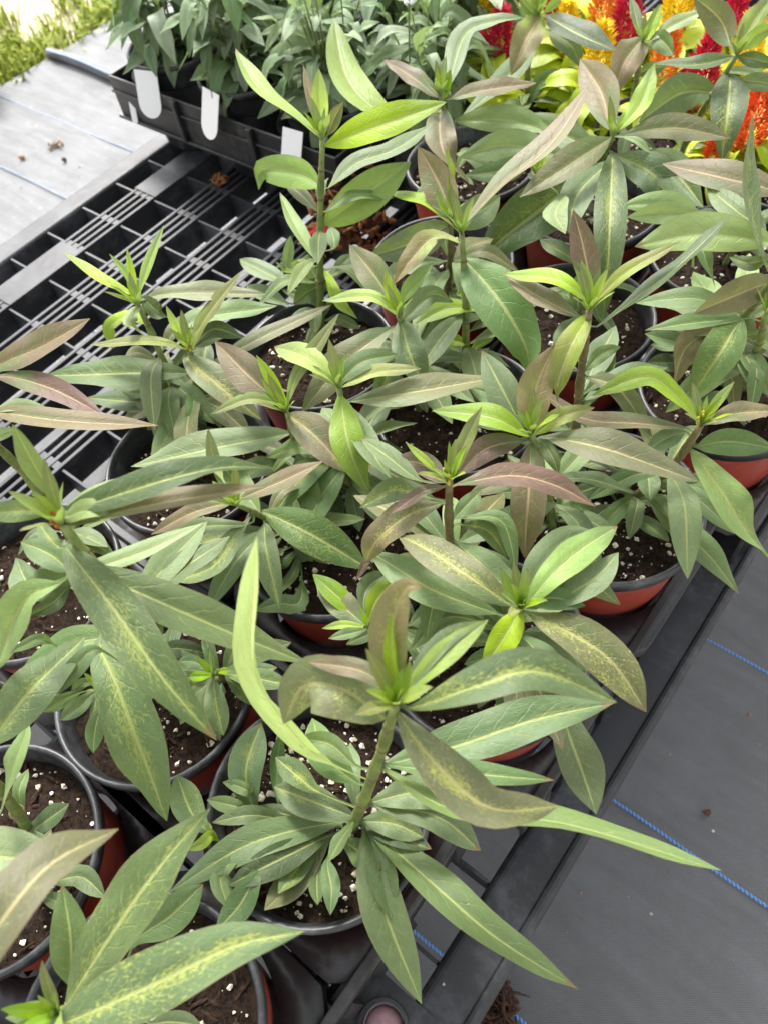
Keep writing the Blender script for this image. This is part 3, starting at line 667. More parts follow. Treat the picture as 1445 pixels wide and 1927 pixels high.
g 191 10 -3720,2620,5830 -3425,2507,6140 -3362,2541,5940 -3116,2434,5940
gl 346 0 -3747,2615,6588 -3745,2609,6588 -4172,2061,6670 -4713,1529,6588
P ML -5030,2477,5830 -5055,2566,6187 -5040,2634,6543 -4981,2671,6900
yp 163 10 -4981,2671,6900 -5028,2662,6900 -5280,2515,7003 -5942,2228,6851
y 82 0 -4981,2671,6900 -4997,2681,6900 -5195,2753,7023 -5370,2839,7134
yp 177 0 -4981,2671,6900 -4978,2693,6900 -5007,2946,7051 -4860,3405,7337
d 165 20 -4981,2671,6900 -4990,2742,6900 -4970,2980,6928 -4663,3066,6900
kp 292 0 -4991,2671,6855 -5010,2620,6855 -4597,2551,6857 -4019,2533,6670
g 368 0 -5050,2666,6588 -5087,2624,6588 -5546,2273,6658 -6315,1814,6588
dg 288 0 -5113,2653,6142 -5175,2525,6142 -5646,2250,6194 -6212,2006,6142
l 187 0 -5109,2655,6187 -5146,2561,6187 -5031,2186,6184 -5035,1686,6019
gp 209 0 -5032,2668,6677 -4903,2808,6677 -4649,3317,6742 -4430,4011,6677
g 158 -20 -5082,2662,6410 -5086,2622,6410 -4823,2349,6431 -4803,2195,6410
g 185 -40 -5124,2646,5964 -5004,2528,6140 -5275,2268,6140 -5330,2064,6140
P ML -5161,2361,5830 -5360,2529,6253 -5529,2656,6677 -5641,2720,7100
y 147 20 -5641,2720,7100 -5782,2787,7100 -6092,2715,7221 -6645,2727,7310
y 71 0 -5641,2720,7100 -5780,2818,7100 -5961,2901,7208 -6173,2931,7331
y 72 0 -5641,2720,7100 -5764,2804,7100 -5927,2942,7215 -6086,3080,7327
ly 116 0 -5641,2720,7100 -5774,2852,7100 -5841,3101,7246 -5881,3429,7435
lp 240 0 -5641,2720,7100 -5664,2819,7100 -5340,3047,7152 -4681,3475,7100
y 178 0 -5630,2725,6888 -5634,2711,6888 -5900,2678,6880 -6026,2525,6797 -5962,2409,6629
d 165 30 -5641,2720,7100 -5706,2809,7100 -5485,2782,7065 -5438,2868,6905
l 137 -10 -5641,2720,7100 -5643,2729,7100 -5571,2537,7081 -5451,2564,6905
gl 276 0 -5622,2732,6624 -5583,2799,6624 -5437,3187,6677 -4939,3758,6624
g 200 -10 -5633,2744,6095 -5665,2720,6095 -5549,2472,6140 -5976,2524,6095
l 173 -20 -5636,2745,6042 -5661,2718,6042 -5851,2505,6071 -6058,2253,6042
P L -3350,400,5830 -3264,462,6753 -3121,487,7677 -2924,476,8600
g 114 0 -2924,476,8600 -3070,550,8600 -3167,596,8797 -3251,654,9014
gk 118 -30 -2924,476,8600 -3032,479,8600 -3140,402,8632 -3343,265,8600
lg 124 0 -2924,476,8600 -2952,497,8600 -2785,615,8681 -2687,742,8564
k 88 0 -2976,480,8369 -3012,401,8369 -3121,407,8393 -3251,436,8369
dk 247 0 -2976,480,8369 -3010,427,8369 -2492,328,8377 -2033,220,8247 -1706,173,8009
g 260 0 -3027,484,8138 -3036,403,8138 -2670,481,8150 -2273,614,7986 -1844,895,7358
lk 216 -20 -3027,484,8138 -3032,280,8138 -3127,117,8130 -3175,-74,7983 -3277,-278,7688
d 96 -40 -3052,486,8023 -3057,253,8023 -3037,170,8044 -3105,33,8023
lg 128 0 -3052,486,8023 -3102,371,8023 -2801,736,8091 -2705,1068,8023
gk 347 0 -3218,476,7100 -3302,235,7100 -2930,74,7102 -2621,-110,6905 -2354,-367,6320
l 133 0 -2924,476,8600 -2965,508,8600 -2855,709,8643 -2814,918,8600
d 194 0 -2924,476,8600 -2961,531,8600 -2504,895,8818 -2382,1185,8701 -2296,1408,8504
p 160 -10 -2924,476,8600 -2894,496,8600 -2507,838,8695 -2170,1261,8600
y 39 0 -2924,476,8600 -2959,504,8600 -3015,531,8631 -3101,560,8675
y 39 0 -2924,476,8600 -2974,494,8600 -3039,518,8627 -3148,488,8675
g 166 -10 -3027,484,8138 -3048,373,8138 -3231,357,8167 -3456,313,8138
g 186 -20 -3052,486,8023 -3102,371,8023 -3232,173,8059 -3498,232,8023
P L2 -5020,752,5830 -5010,822,6453 -5013,837,7077 -5028,797,7700
p 264 10 -5028,797,7700 -5402,1186,7700 -5021,1546,7894 -4801,1902,7989
bp 190 0 -5028,797,7700 -5324,1166,7700 -4809,1335,7760 -4217,1414,7700
pg 212 -10 -5028,797,7700 -5055,937,7700 -4384,1188,7784 -3817,1572,7700
l 113 0 -5028,797,7700 -5030,953,7700 -4866,1094,7728 -4683,1218,7700
l 94 40 -5023,810,7544 -5007,799,7544 -4924,894,7568 -4880,989,7544
P FR -1845,2029,5830 -1975,1819,6120 -2021,1641,6410 -1972,1497,6700
yg 152 0 -1997,1531,6628 -2017,1537,6628 -2247,1539,6742 -2534,1562,6811
gp 205 -10 -1972,1497,6700 -2007,1494,6700 -2265,1514,6731 -2518,1547,6700
yk 147 20 -1997,1531,6628 -2007,1535,6628 -2044,1698,6712 -2007,1912,6767
y 68 0 -1972,1497,6700 -1993,1477,6700 -2115,1396,6724 -2236,1289,6700
g 83 -10 -1972,1497,6700 -1968,1467,6700 -2047,1355,6724 -2144,1255,6700
y 66 10 -1972,1497,6700 -1961,1490,6700 -1889,1474,6692 -1847,1460,6610
g 158 20 -2021,1564,6555 -2130,1620,6555 -2214,1776,6579 -2183,1989,6555
P B -1900,-1400,5830 -1864,-1356,6353 -1788,-1310,6877 -1672,-1262,7400
gk 320 0 -1748,-1292,7073 -1791,-1275,7073 -1755,-738,7361 -1722,-393,7483 -1677,-96,7553
g 199 20 -1762,-1298,7008 -1864,-1244,7008 -1992,-1056,7169 -2189,-902,7259
kg 285 0 -1672,-1262,7400 -1651,-1330,7400 -1305,-847,7656 -1052,-460,7806 -809,-207,7880
g 95 0 -1703,-1274,7269 -1708,-1274,7269 -1823,-1378,7298 -1926,-1489,7269
gl 217 10 -1893,-1389,5961 -2039,-1069,6140 -1963,-794,6140 -1921,-513,6140
g 121 0 -1900,-1400,5830 -1690,-1340,5940 -1580,-1248,5940 -1396,-1131,5940
P L -3000,600,5830 -2944,662,6003 -2890,662,6177 -2839,600,6350
g 74 10 -2839,600,6350 -2867,617,6350 -2931,666,6385 -2981,739,6425
y 51 20 -2858,627,6285 -2860,627,6285 -2815,666,6309 -2776,713,6285
y 76 -20 -2839,600,6350 -2836,586,6350 -2888,530,6374 -2979,469,6350
gk 156 -10 -2839,600,6350 -2813,577,6350 -2652,442,6344 -2486,309,6240
g 121 -10 -2839,600,6350 -2826,546,6350 -2728,388,6343 -2584,278,6252
g 105 -10 -2839,600,6350 -2905,596,6350 -3026,578,6374 -3144,506,6350
g 135 0 -2884,657,6198 -2889,667,6198 -2709,767,6226 -2532,956,6198
P R3 -950,5650,5830 -840,5548,6320 -794,5419,6810 -812,5262,7300
gk 306 -10 -805,5303,7178 -960,5245,7178 -955,4846,7142 -1017,4620,6795
p 252 -20 -794,5419,6810 -1153,5412,6810 -1292,5156,6777 -1252,4949,6513
p 255 -40 -812,5262,7300 -898,5629,7300 -1111,5218,7343 -1280,4973,7300
gk 209 30 -798,5455,6688 -922,5467,6688 -733,5280,6714 -512,5076,6688
g 168 0 -805,5303,7178 -958,5257,7178 -1243,4977,7227 -1554,4738,7178
g 203 -10 -814,5504,6504 -1026,5548,6504 -1292,5432,6544 -1761,5390,6504
g 80 -40 -919,5626,5952 -802,5571,5952 -895,5584,5976 -988,5625,5952
g 83 40 -794,5401,6871 -922,5410,6871 -822,5492,6892 -769,5549,6871
P R3 -1372,5918,5830 -1163,5744,6420 -993,5550,7010 -853,5331,7600
p 316 -20 -1145,6240,7250 -1185,6275,7600 -1641,6217,7663 -2243,6230,7600
dk 305 50 -853,5331,7600 -932,5354,7600 -1201,5599,7776 -1446,5980,7907 -1700,6600,7999
lg 313 -30 -853,5331,7600 -1001,5671,7600 -1541,5438,7671 -1920,5117,7600
lg 186 -50 -1662,5818,7176 -1629,5776,7526 -1897,5686,7565 -2190,5520,7526
g 139 0 -1644,5903,6955 -1701,5892,7305 -1502,5677,7279 -1331,5620,7068
g 175 -50 -1117,5679,6715 -1409,5869,6715 -1639,5728,6741 -1799,5616,6715
g 221 -20 -853,5331,7600 -1137,5764,7600 -1436,5892,7637 -1774,6113,7600
g 108 -50 -853,5331,7600 -965,5470,7600 -1076,5343,7624 -1240,5365,7600
P S1 -3947,7442,5830 -3885,7079,6220 -3759,6718,6610 -3551,6361,7000
lg 325 -40 -3551,6361,7000 -3443,6734,7000 -4043,6609,7055 -4436,6242,7000
lg 240 10 -3551,6361,7000 -3171,6168,7000 -3071,5896,7023 -2834,5696,7000
g 324 -20 -3551,6361,7000 -3230,6901,7000 -3560,7035,7037 -4328,7220,7000
lg 298 -30 -3551,6361,7000 -3885,7046,7000 -4359,6997,7046 -4883,6785,7000
g 227 -40 -3551,6361,7000 -3729,6579,7000 -3866,6232,7035 -4205,6003,7000
lg 260 40 -2566,6328,6650 -2557,6318,7000 -2150,6474,7045 -1748,6319,7000
g 343 50 -2774,7142,6650 -2789,7086,7000 -2415,7013,7040 -1916,6677,7000
P M -3300,2000,5830 -3355,1937,6170 -3399,1831,6510 -3433,1682,6850
k 208 0 -3413,1779,6638 -3398,1711,6638 -3383,1506,6644 -3365,1221,6599 -3641,962,6444
gk 329 20 -3399,1831,6510 -3407,1874,6510 -2951,1934,6502 -2439,2028,6288
pl 166 0 -3433,1682,6850 -3480,1687,6850 -3708,1417,6835 -3948,1121,6682
g 148 0 -3413,1779,6638 -3362,1673,6638 -3653,1419,6681 -3882,1174,6638
pb 186 0 -3433,1682,6850 -3447,1746,6850 -3167,2035,7007 -2991,2290,7074
y 63 0 -3433,1682,6850 -3513,1721,6850 -3600,1698,6883 -3718,1711,6925
yp 105 10 -3433,1682,6850 -3842,1855,6850 -3919,1919,6942 -4017,2023,7075
g 168 0 -3367,1916,6255 -3350,1851,6255 -3465,1518,6299 -3402,1120,6255
g 141 0 -3300,2000,5830 -3230,1965,5940 -3275,1763,5940 -3255,1529,6140
g 107 0 -3300,2000,5830 -3231,1953,5940 -3129,1749,5940 -2996,1441,6140
g 153 -30 -3300,2000,5830 -2796,1527,6140 -2928,1394,6140 -3062,1218,6140
g 68 30 -3300,2000,5830 -3161,1886,5940 -3117,1962,5940 -3060,2024,5940
P FL -3400,-1100,5830 -3271,-964,6420 -3174,-837,7010 -3109,-718,7600
gk 276 20 -3124,-747,7452 -3090,-645,7452 -3033,-239,7615 -3190,171,7380
g 120 -30 -2966,203,7102 -3005,156,7452 -3005,0,7485 -2993,-233,7452
lg 179 0 -3139,-777,7305 -3107,-432,7305 -2978,-668,7250 -3019,-973,6900
l 137 40 -3399,-354,7250 -3364,-351,7600 -3394,-174,7629 -3481,-23,7600
g 73 -30 -3272,18,7250 -3243,-5,7600 -3303,-119,7623 -3352,-201,7600
P FL -3000,-1300,5830 -2546,-1293,6687 -2142,-1256,7543 -1789,-1189,8400
dp 261 0 -1789,-1189,8400 -1683,-1221,8400 -1640,-868,8609 -1675,-622,8551 -1658,-391,8304
lg 343 0 -3234,-1406,6337 -3239,-1379,6687 -2873,-1129,6748 -2536,-904,6687
g 151 0 -3000,-1300,5830 -3316,-1192,5940 -3296,-1010,5940 -3122,-741,6140
g 144 0 -3000,-1300,5830 -2766,-1115,6140 -2651,-1005,6140 -2410,-988,6140
P L -3700,700,5830 -3587,448,6020 -3495,213,6210 -3422,-5,6400
g 120 -30 -3422,-5,6400 -3463,-30,6400 -3475,-191,6424 -3523,-357,6400
g 81 -30 -3422,-5,6400 -3515,-9,6400 -3586,-56,6424 -3620,-163,6400
g 125 -20 -3422,-5,6400 -3357,-75,6400 -3229,-235,6426 -3117,-366,6400
g 100 -30 -3422,-5,6400 -3555,-109,6400 -3617,-250,6424 -3676,-395,6400
g 46 -30 -3422,-5,6400 -3153,-184,6400 -3106,-226,6424 -3104,-269,6400
"""
plants = []
for ln in DATA.strip().splitlines():
    q = ln.split(); vec = lambda s: tuple(int(c)/10000 for c in s.split(','))
    if q[0] == 'P': plants.append((q[1], [vec(s) for s in q[2:]], []))
    else: plants[-1][2].append((q[0], int(q[1])/10000, int(q[2]), None if q[3] == '-' else vec(q[3]), [vec(s) for s in q[4:]]))
for extra in ('R2', 'S2', 'T3'):                      # shorter plants hidden among their neighbours
    x, y = POTS[extra]; plants.append((extra, [(x, y, .583), (x+.004, y, .61), (x+.002, y+.005, .64), (x, y+.008, .665)], []))
def add_leaf(parent, home, code, W, roll, att, pts, **k):
    me = leaf_mesh(pts, W, roll, att, **k); o = obj('leaf', me, LEAF, parent); o.color = leaf_color(code)
    o.matrix_parent_inverse = Matrix.Translation(-home); return o
things = {}
for key, (px, py) in POTS.items():
    home = Vector((px, py, BZ+.002)); t = empty('potted_plant', home); tag(t, LABEL[key], 'potted plant', 'potted plants on the bench'); things[key] = t
    b = obj('pot', POTB, REDPOT, t); b.location = (0, 0, RZ-home.z)
    r = obj('rim', POTR, RIM, b)
    s = obj('soil', soil_mesh(hash(key) % 1000 if False else len(things)*7), SOIL, t); s.location = (0, 0, .580-home.z+.002*(len(things) % 3))
    obj('perlite', bits_mesh(len(things), 420 if key == 'F' else 260 if key in ('R', 'M') else 150, .0004, .0032), PERL, s, 'stuff')
    obj('bark_bits', bits_mesh(len(things)+50, 170, .0006, .0034, .5, .072, .004, 2.6), FIBRE, s, 'stuff')
for pi, (key, st, lv) in enumerate(plants):
    t = things[key]; home = t.location.copy(); rnd = random.Random(pi)
    C = catmull(st, 14); top = 0.0027
    big = st[-1][2]-st[0][2]
    rad = [(.0043 if big > .12 else .0032)*(1-.42*i/14)+(.0009 if i in (4, 8, 11) else 0) for i in range(15)]
    so_ = obj('stem', MB().tube([p-Vector((0, 0, .008 if i == 0 else 0)) for i, p in enumerate(C)], rad, 10).mesh('stem', True), STEMB if pi in (2, 5, 4, 13) else STEM, t)
    so_.matrix_parent_inverse = Matrix.Translation(-home)
    ringm = MB()
    for kk in (4, 7, 10, 12):
        tdir = (C[kk+1]-C[kk-1]).normalized(); rr_ = rad[kk]
        ringm.tube([C[kk]-tdir*.0018, C[kk]-tdir*.0005, C[kk]+tdir*.0007, C[kk]+tdir*.0020], [rr_*.9, rr_*1.22, rr_*1.18, rr_*.9], 10)
    obj('node_rings', ringm.mesh('nodes', True), STEMB, so_, 'stuff')
    def sub(code, W, roll, att, pts, **k):
        o = add_leaf(so_, home, code, W, roll, att, pts, **k); o.matrix_parent_inverse = Matrix.Identity(4); return o
    so_.matrix_parent_inverse = Matrix.Translation(-home)
    for code, W, roll, att, pts in lv:
        low = pts[0][2] < .665 and (Vector(pts[-1])-Vector(pts[0])).length < .085
        ratio = W/max(.01, (Vector(pts[-1])-Vector(pts[0])).length)
        sub(code, W*(1.08 if low else 1.03), roll, att, pts, a=.80 if low else (.78 if ratio < .33 else .66), b=1.35 if low else rnd.uniform(.68, .86))
    # plain leaves on the middle of the stem
    if key not in ('FL', 'B', 'F', 'L2', 'T1', 'T2', 'T3') and big > .09:
        for i in range(2 if key in ('S1', 'S3') else 5 if key in ('L', 'R') else 9):
            a = i*1.9+rnd.uniform(-.4, .4); L = rnd.uniform(.055, .092); k = rnd.randint(4, 9); bp = C[k]; d = Vector((math.cos(a), math.sin(a), 0))
            pts = [bp+d*.006, bp+d*L*.5+Vector((0, 0, rnd.uniform(.002, .014))), bp+d*L+Vector((0, 0, rnd.uniform(-.022, .008)))]
            sub(rnd.choice(['g', 'g', 'gl', 'gk', 'lg', 'gp']), L*rnd.uniform(.22, .30), rnd.uniform(-20, 20), bp, pts, nu=14, nv=6, a=.72)
    # low leaves round the foot of the stem
    nlow = {'FL': 2, 'B': 4, 'F': 3, 'T1': 3, 'T2': 3, 'S1': 3, 'S3': 3}.get(key, 9) if lv else 12
    for i in range(nlow):
        a = i*2.4+rnd.uniform(-.5, .5); L = rnd.uniform(.035, .062); z0 = rnd.uniform(.594, .628) if lv else rnd.uniform(.60, .665)
        k = min(14, max(1, int((z0-st[0][2])/max(.01, big)*14))); bp = C[k]; d = Vector((math.cos(a), math.sin(a), 0))
        pts = [bp+d*.004, bp+d*L*.5+Vector((0, 0, rnd.uniform(.004, .014))), bp+d*L+Vector((0, 0, rnd.uniform(-.008, .012)))]
        for q_ in pts: q_.z = max(q_.z, .612 if Vector((q_.x-home.x, q_.y-home.y)).length > .06 else .592)
        sub(rnd.choice(['g', 'g', 'd', 'gk', 'gl']), L*rnd.uniform(.24, .36), rnd.uniform(-25, 25), bp, pts, nu=12, nv=6, a=.8, b=1.5)
    # a tuft of tiny new leaves at the tip
    tip = C[-1]
    for i in range(8 if big > .09 else 4):
        a = i*2.4+rnd.uniform(0, 1); sp_ = .2+.075*i; d = Vector((math.cos(a)*sp_, math.sin(a)*sp_, 1)).normalized(); L = rnd.uniform(.014, .026)+(.0022*i if big > .09 else 0)
        sub('y' if i < 6 else 'yp', L*.22, 0, None, [tip-Vector((0, 0, .002)), tip+d*L*.5, tip+d*L+Vector((d.x, d.y, 0))*.004], nu=8, nv=4)
    if pi in (2, 4, 17, 19):                              # budding tops
        v = MB()
        for i in range(9 if pi != 19 else 5):
            c = tip+Vector((rnd.uniform(-.004, .004), rnd.uniform(-.004, .004), rnd.uniform(.002, .010))); r = rnd.uniform(.0009, .0016)
            v.tube([c-Vector((0, 0, r*1.6)), c-Vector((0, 0, r*.6)), c+Vector((0, 0, r*.6)), c+Vector((0, 0, r*1.8))], [r*.3, r, r*.95, r*.25], 6)
        o = obj('bud_cluster', v.mesh('buds', True), BUD if pi != 19 else REDBUD, so_)

# ------------------------------------------------------------ carrying trays under the pots
def tray(name, keys, label, x0, x1, y0, y1, ztop=.524, hole=.0745, lip=True):
    t = empty(name, ((x0+x1)/2, (y0+y1)/2, BZ)); tag(t, label, 'tray', 'carrying trays under the pots'); inv = Matrix.Translation(-t.location)
    def part(nm, mb, bev=.0015):
        o = obj(nm, mb.mesh(nm), BLACK, t); o.matrix_parent_inverse = inv
        if bev: bevel(o, bev)
        return o
    xs = sorted(set(round(POTS[k][0], 3) for k in keys))
    for k in keys:
        cx, cy = POTS[k]; n = 48; mb = MB(); hs_ = .0868
        for i in range(n):
            a = 2*math.pi*i/n; m = max(abs(math.cos(a)), abs(math.sin(a))); rr = min(hs_/m, .108)
            mb.v += [(cx+hole*math.cos(a), cy+hole*math.sin(a), ztop-.045), (cx+hole*math.cos(a), cy+hole*math.sin(a), ztop), (cx+rr*math.cos(a), cy+rr*math.sin(a), ztop), (cx+rr*math.cos(a), cy+rr*math.sin(a), ztop-.02)]
        for i in range(n):
            j = (i+1) % n
            mb.f += [(i*4+q, i*4+q+1, j*4+q+1, j*4+q) for q in range(3)]
        o = obj('pot_socket', mb.mesh('socket', True), BLACK, t); o.matrix_parent_inverse = inv
    part('side_lip', MB().box((x1-.006, y0, ztop-.012), (x1+.003, y1, ztop+.0025)))
    part('side_lip', MB().box((x0-.003, y0, ztop-.012), (x0+.006, y1, ztop+.0025)))
    part('end_lip', MB().box((x0+.0062, y0-.003, ztop-.012), (x1-.0062, y0+.006, ztop+.0025)))
    part('end_lip', MB().box((x0+.0062, y1-.006, ztop-.012), (x1-.0062, y1+.003, ztop+.0025)))
    part('side_wall', MB().box((x1-.0045, y0+.01, BZ+.003), (x1-.0015, y1-.01, ztop-.0125)), 0)
    part('side_wall', MB().box((x0+.0015, y0+.01, BZ+.003), (x0+.0045, y1-.01, ztop-.0125)), 0)
    for yy in [y0+.03+.036*i for i in range(int((y1-y0)/.036))]:
        part('rib', MB().box((x1-.0012, yy, BZ+.004), (x1+.004, yy+.012, ztop-.013)), 0)
    return t
tray('carrying_tray', ('F', 'B', 'L', 'FL', 'L2'), 'black plastic carrying tray under the front pots by the bench edge', -.60, -.082, -.235, .117)
tray('carrying_tray', ('FR', 'R', 'M', 'N', 'ML', 'NL'), 'black plastic carrying tray holding the middle pots with dark gaps', -.565, -.044, .125, .472)
tray('carrying_tray', ('R3', 'R2', 'Q1', 'S1', 'S2'), 'black plastic carrying tray round the red pot at the right edge', -.53, -.012, .482, .835)

# ------------------------------------------------------------ sage plants in the far tray
sal_leaf = []
for i in range(14):
    rnd = random.Random(100+i); L = rnd.uniform(.052, .088)
    sal_leaf.append(leaf_mesh([(0, 0, 0), (L*.5, 0, rnd.uniform(.008, .018)), (L, rnd.uniform(-.006, .006), rnd.uniform(-.028, .006))], L*rnd.uniform(.26, .36), rnd.uniform(-20, 20), None, 12, 6, rnd.uniform(.1, .4), .06, .8, .8, .05, rnd))
    sal_leaf[-1].materials.append(SALVIA)
SPOT_B = MB().lathe([(.052, -.14), (.0725, -.012), (.0725, -.010)], n=40).mesh('small_pot', True)
SPOT_R = MB().lathe([(.0726, -.012), (.0775, -.012), (.0780, -.002), (.0765, 0), (.074, 0), (.0725, -.004), (.070, -.03)], n=40).mesh('small_rim', True)
sal_label = ['sage plant at the left corner of the tray above the aisle', 'sage plant second along the front of the far tray, tag hanging over the tray', 'sage plant with white flower spike behind the tall pale stem', 'sage plant at the back left of the far tray', 'sage plant at the back of the far tray in the middle', 'sage plant behind the white flower spike at the top', 'sage plant with white sided pot left of the yellow leaves', 'sage plant at the very back left above the grass edge', 'sage plant with big broad leaves at the top beside the terracotta pot']
sal_pos = [(-1.13, .80), (-.965, .80), (-.80, .81), (-1.13, .965), (-.965, .97), (-.80, .98), (-.655, .86), (-1.12, 1.13), (-.70, 1.03)]
for i, (x, y) in enumerate(sal_pos):
    rnd = random.Random(300+i); t = empty('sage_plant', (x, y, BZ+.01)); tag(t, sal_label[i], 'potted plant', 'sage plants in the far tray')
    b = obj('pot', SPOT_B, WHITE if i == 6 else BLACK, t); b.location = (0, 0, .145); obj('rim', SPOT_R, BLACK, b)
    s = obj('soil', soil_mesh(400+i), SOIL, t); s.location = (0, 0, .125); s.scale = (.93, .93, 1)
    nst = 11
    for k in range(nst):
        a = k*2.4+rnd.uniform(-.4, .4); lean = rnd.uniform(.01, .055) if k else 0; hgt = rnd.uniform(.08, .19)
        pts = [Vector((lean*.3*math.cos(a), lean*.3*math.sin(a), .125)), Vector((lean*math.cos(a)*.8, lean*math.sin(a)*.8, .125+hgt*.6)), Vector((lean*1.35*math.cos(a), lean*1.35*math.sin(a), .125+hgt))]
        stm = obj('stem', MB().tube(pts, [.002, .0017, .001], 6).mesh('sage_stem', True), STEM, t)
        for m in range(11):
            f = .06+.94*m/10; p = pts[0].lerp(pts[1], f/.6) if f < .6 else pts[1].lerp(pts[2], (f-.6)/.4)
            o = obj('leaf', rnd.choice(sal_leaf), None, stm); o.location = p
            out = a if rnd.random() < .4 else rnd.uniform(0, 6.28)
            o.rotation_euler = (rnd.uniform(-.3, .3), (-.75 if m > 8 else rnd.uniform(-.3, .6)), out); q = rnd.uniform(.7, 1.25)*(.62 if m > 8 else 1); o.scale = (q, q, q)
            o.color = (0, .55 if m > 8 else .12, .05, rnd.choice([.25, .5, .7, .95]))
    if i not in (0, 3):                                   # flower spikes
        hx, hy = rnd.uniform(-.03, .03), rnd.uniform(-.03, .03); hh = .30 if i == 2 else .25
        sp_ = obj('flower_stalk', MB().tube([(hx, hy, .14), (hx+.004, hy, .22), (hx+.006, hy+.004, .13+hh*.6), (hx+.008, hy+.004, .05+hh)], .0012, 6).mesh('stalk', True), STEM, t)
        for m in range(3 if i != 2 else 5):
            fm = MB(); c = Vector((hx+.007, hy+.004, .05+hh-.012*m))
            for g_ in range(5):
                d = Vector((math.cos(g_*1.26+m), math.sin(g_*1.26+m), .25)); e = c+d*.006
                fm.tube([c, c.lerp(e, .5), e, e+d*.003], [.001, .0022, .0032, .0008], 6)
            obj('flower', fm.mesh('flower', True), FLOWER, sp_)
# the tray itself: skirted shuttle tray with round cells hanging below
t = empty('far_tray', (-.92, .95, BZ)); tag(t, 'black skirted tray with round cells carrying the sage plants', 'tray'); inv = Matrix.Translation(-t.location)
def tp(nm, mb, bev=.0015, sm=False):
    o = obj(nm, mb.mesh(nm, sm), BLACK, t); o.matrix_parent_inverse = inv
    if bev: bevel(o, bev)
TX0, TX1, TY0, TY1 = -1.214, -.718, .714, 1.215
tp('front_skirt', MB().box((TX0, TY0, .500), (TX1, TY0+.004, .566)))
tp('front_flange', MB().box((TX0-.004, TY0-.006, .496), (TX1+.004, TY0+.003, .5015)))
tp('front_ledge', MB().box((TX0, TY0-.004, .540), (TX1, TY0+.0035, .5445)))
tp('side_skirt', MB().box((TX0-.001, TY0+.0045, .500), (TX0+.004, TY1, .566)))
tp('side_skirt', MB().box((TX1-.004, TY0+.0045, .500), (TX1+.001, TY1, .566)))
tp('back_skirt', MB().box((TX0+.0045, TY1-.004, .500), (TX1-.0045, TY1, .566)))
for xd in (-1.048, -.882): tp('front_post', MB().box((xd-.005, TY0-.009, .500), (xd+.005, TY0-.0005, .568)), .002)
for ix in range(3):
    for iy in range(3):
        x, y = -1.13+.165*ix, .80+.165*iy
        tp('cell', MB().lathe([(.0001, -.06), (.052, -.06), (.060, -.052), (.074, .052), (.081, .058)], (x, y, .503), 32), 0, True)
# white tags
def tagmesh(L, W):
    v = []; f = []; n = 12
    out = [(-W, 0), (-W, L-W)]+[(-W*math.cos(math.pi*k/n), L-W+W*math.sin(math.pi*k/n)) for k in range(1, n)]+[(W, L-W), (W, 0)]
    m = len(out); v = [(x, y, 0) for x, y in out]+[(x, y, .0012) for x, y in out]
    return mesh('tag', v, [tuple(range(m-1, -1, -1)), tuple(range(m, 2*m))]+[(k, (k+1) % m, m+(k+1) % m, m+k) for k in range(m)], False)
def place_tag(label, loc, rx, rz, L, W, marks):
    o = obj('plant_tag', tagmesh(L, W), WHITE); tag(o, label, 'plant tag'); o.location = loc; o.rotation_euler = (rx, 0, rz)
    if marks:
        m = MB()
        for x, y, w_, h_ in marks: m.box((x, y, .0014), (x+w_, y+h_, .0022))
        obj('print', m.mesh('print'), PRINT, o)
WM = [(.004, .034, .003, .014), (.010, .034, .003, .010), (.016, .034, .003, .014), (.004, .046, .015, .003)]
place_tag('white tongue shaped tag over the tray at its left corner', (-1.105, .716, .597), R(-110), R(17), .068, .021, [])
place_tag('white tongue shaped tag with black print over the tray front', (-.955, .716, .602), R(-113), R(-9), .068, .021, WM)
place_tag('white tag with black print at the tray front behind the tall stem', (-.792, .714, .588), R(-115), R(4), .060, .018, WM)
place_tag('tall white tag standing upright among the sage leaves', (-.905, .86, .585), R(72), R(8), .13, .021, [(-.012, .06+.012*k, .024, .002) for k in range(4)])
place_tag('white tag hanging limp at the outer tray corner', (-1.175, .715, .53), R(-105), R(12), .034, .006, [])

# ------------------------------------------------------------ celosias at the top right
cel_leaf = []
for i in range(12):
    rnd = random.Random(500+i); L = rnd.uniform(.055, .085)
    cel_leaf.append(leaf_mesh([(0, 0, 0), (L*.5, 0, rnd.uniform(.008, .02)), (L, rnd.uniform(-.006, .006), rnd.uniform(-.03, .01))], L*rnd.uniform(.38, .5), rnd.uniform(-20, 20), None, 12, 6, rnd.uniform(.1, .35), .07, .7, .9, 0, rnd))
    cel_leaf[-1].materials.append(CELOSIA)
def plume(seed, H, W):
    rnd = random.Random(seed); v = []; f = []
    for i in range(950):
        s = rnd.random()**.8; a = rnd.uniform(0, 6.283); rad = W*(s**.35*(1-s)**.6)*1.6+.0008
        rr = rad*rnd.uniform(.45, 1.05); c = Vector((rr*math.cos(a), rr*math.sin(a), H*s)); d = Vector((math.cos(a)*.8, math.sin(a)*.8, rnd.uniform(.5, 1.3))).normalized()
        l = rnd.uniform(.004, .012); w_ = rnd.uniform(.0005, .0012); x = d.cross(Vector((0, 0, 1))).normalized()*w_; y = d.cross(x).normalized()*w_; b = len(v)
        v += [c-d*l*.2, c+x+d*l*.4, c+y+d*l*.4, c-x+d*l*.4, c-y+d*l*.4, c+d*l]
        f += [(b, b+1, b+2), (b, b+2, b+3), (b, b+3, b+4), (b, b+4, b+1), (b+5, b+2, b+1), (b+5, b+3, b+2), (b+5, b+4, b+3), (b+5, b+1, b+4)]
    return mesh('plume', v, f, False)
PM = [plume(i, .075, .0135) for i in range(3)]
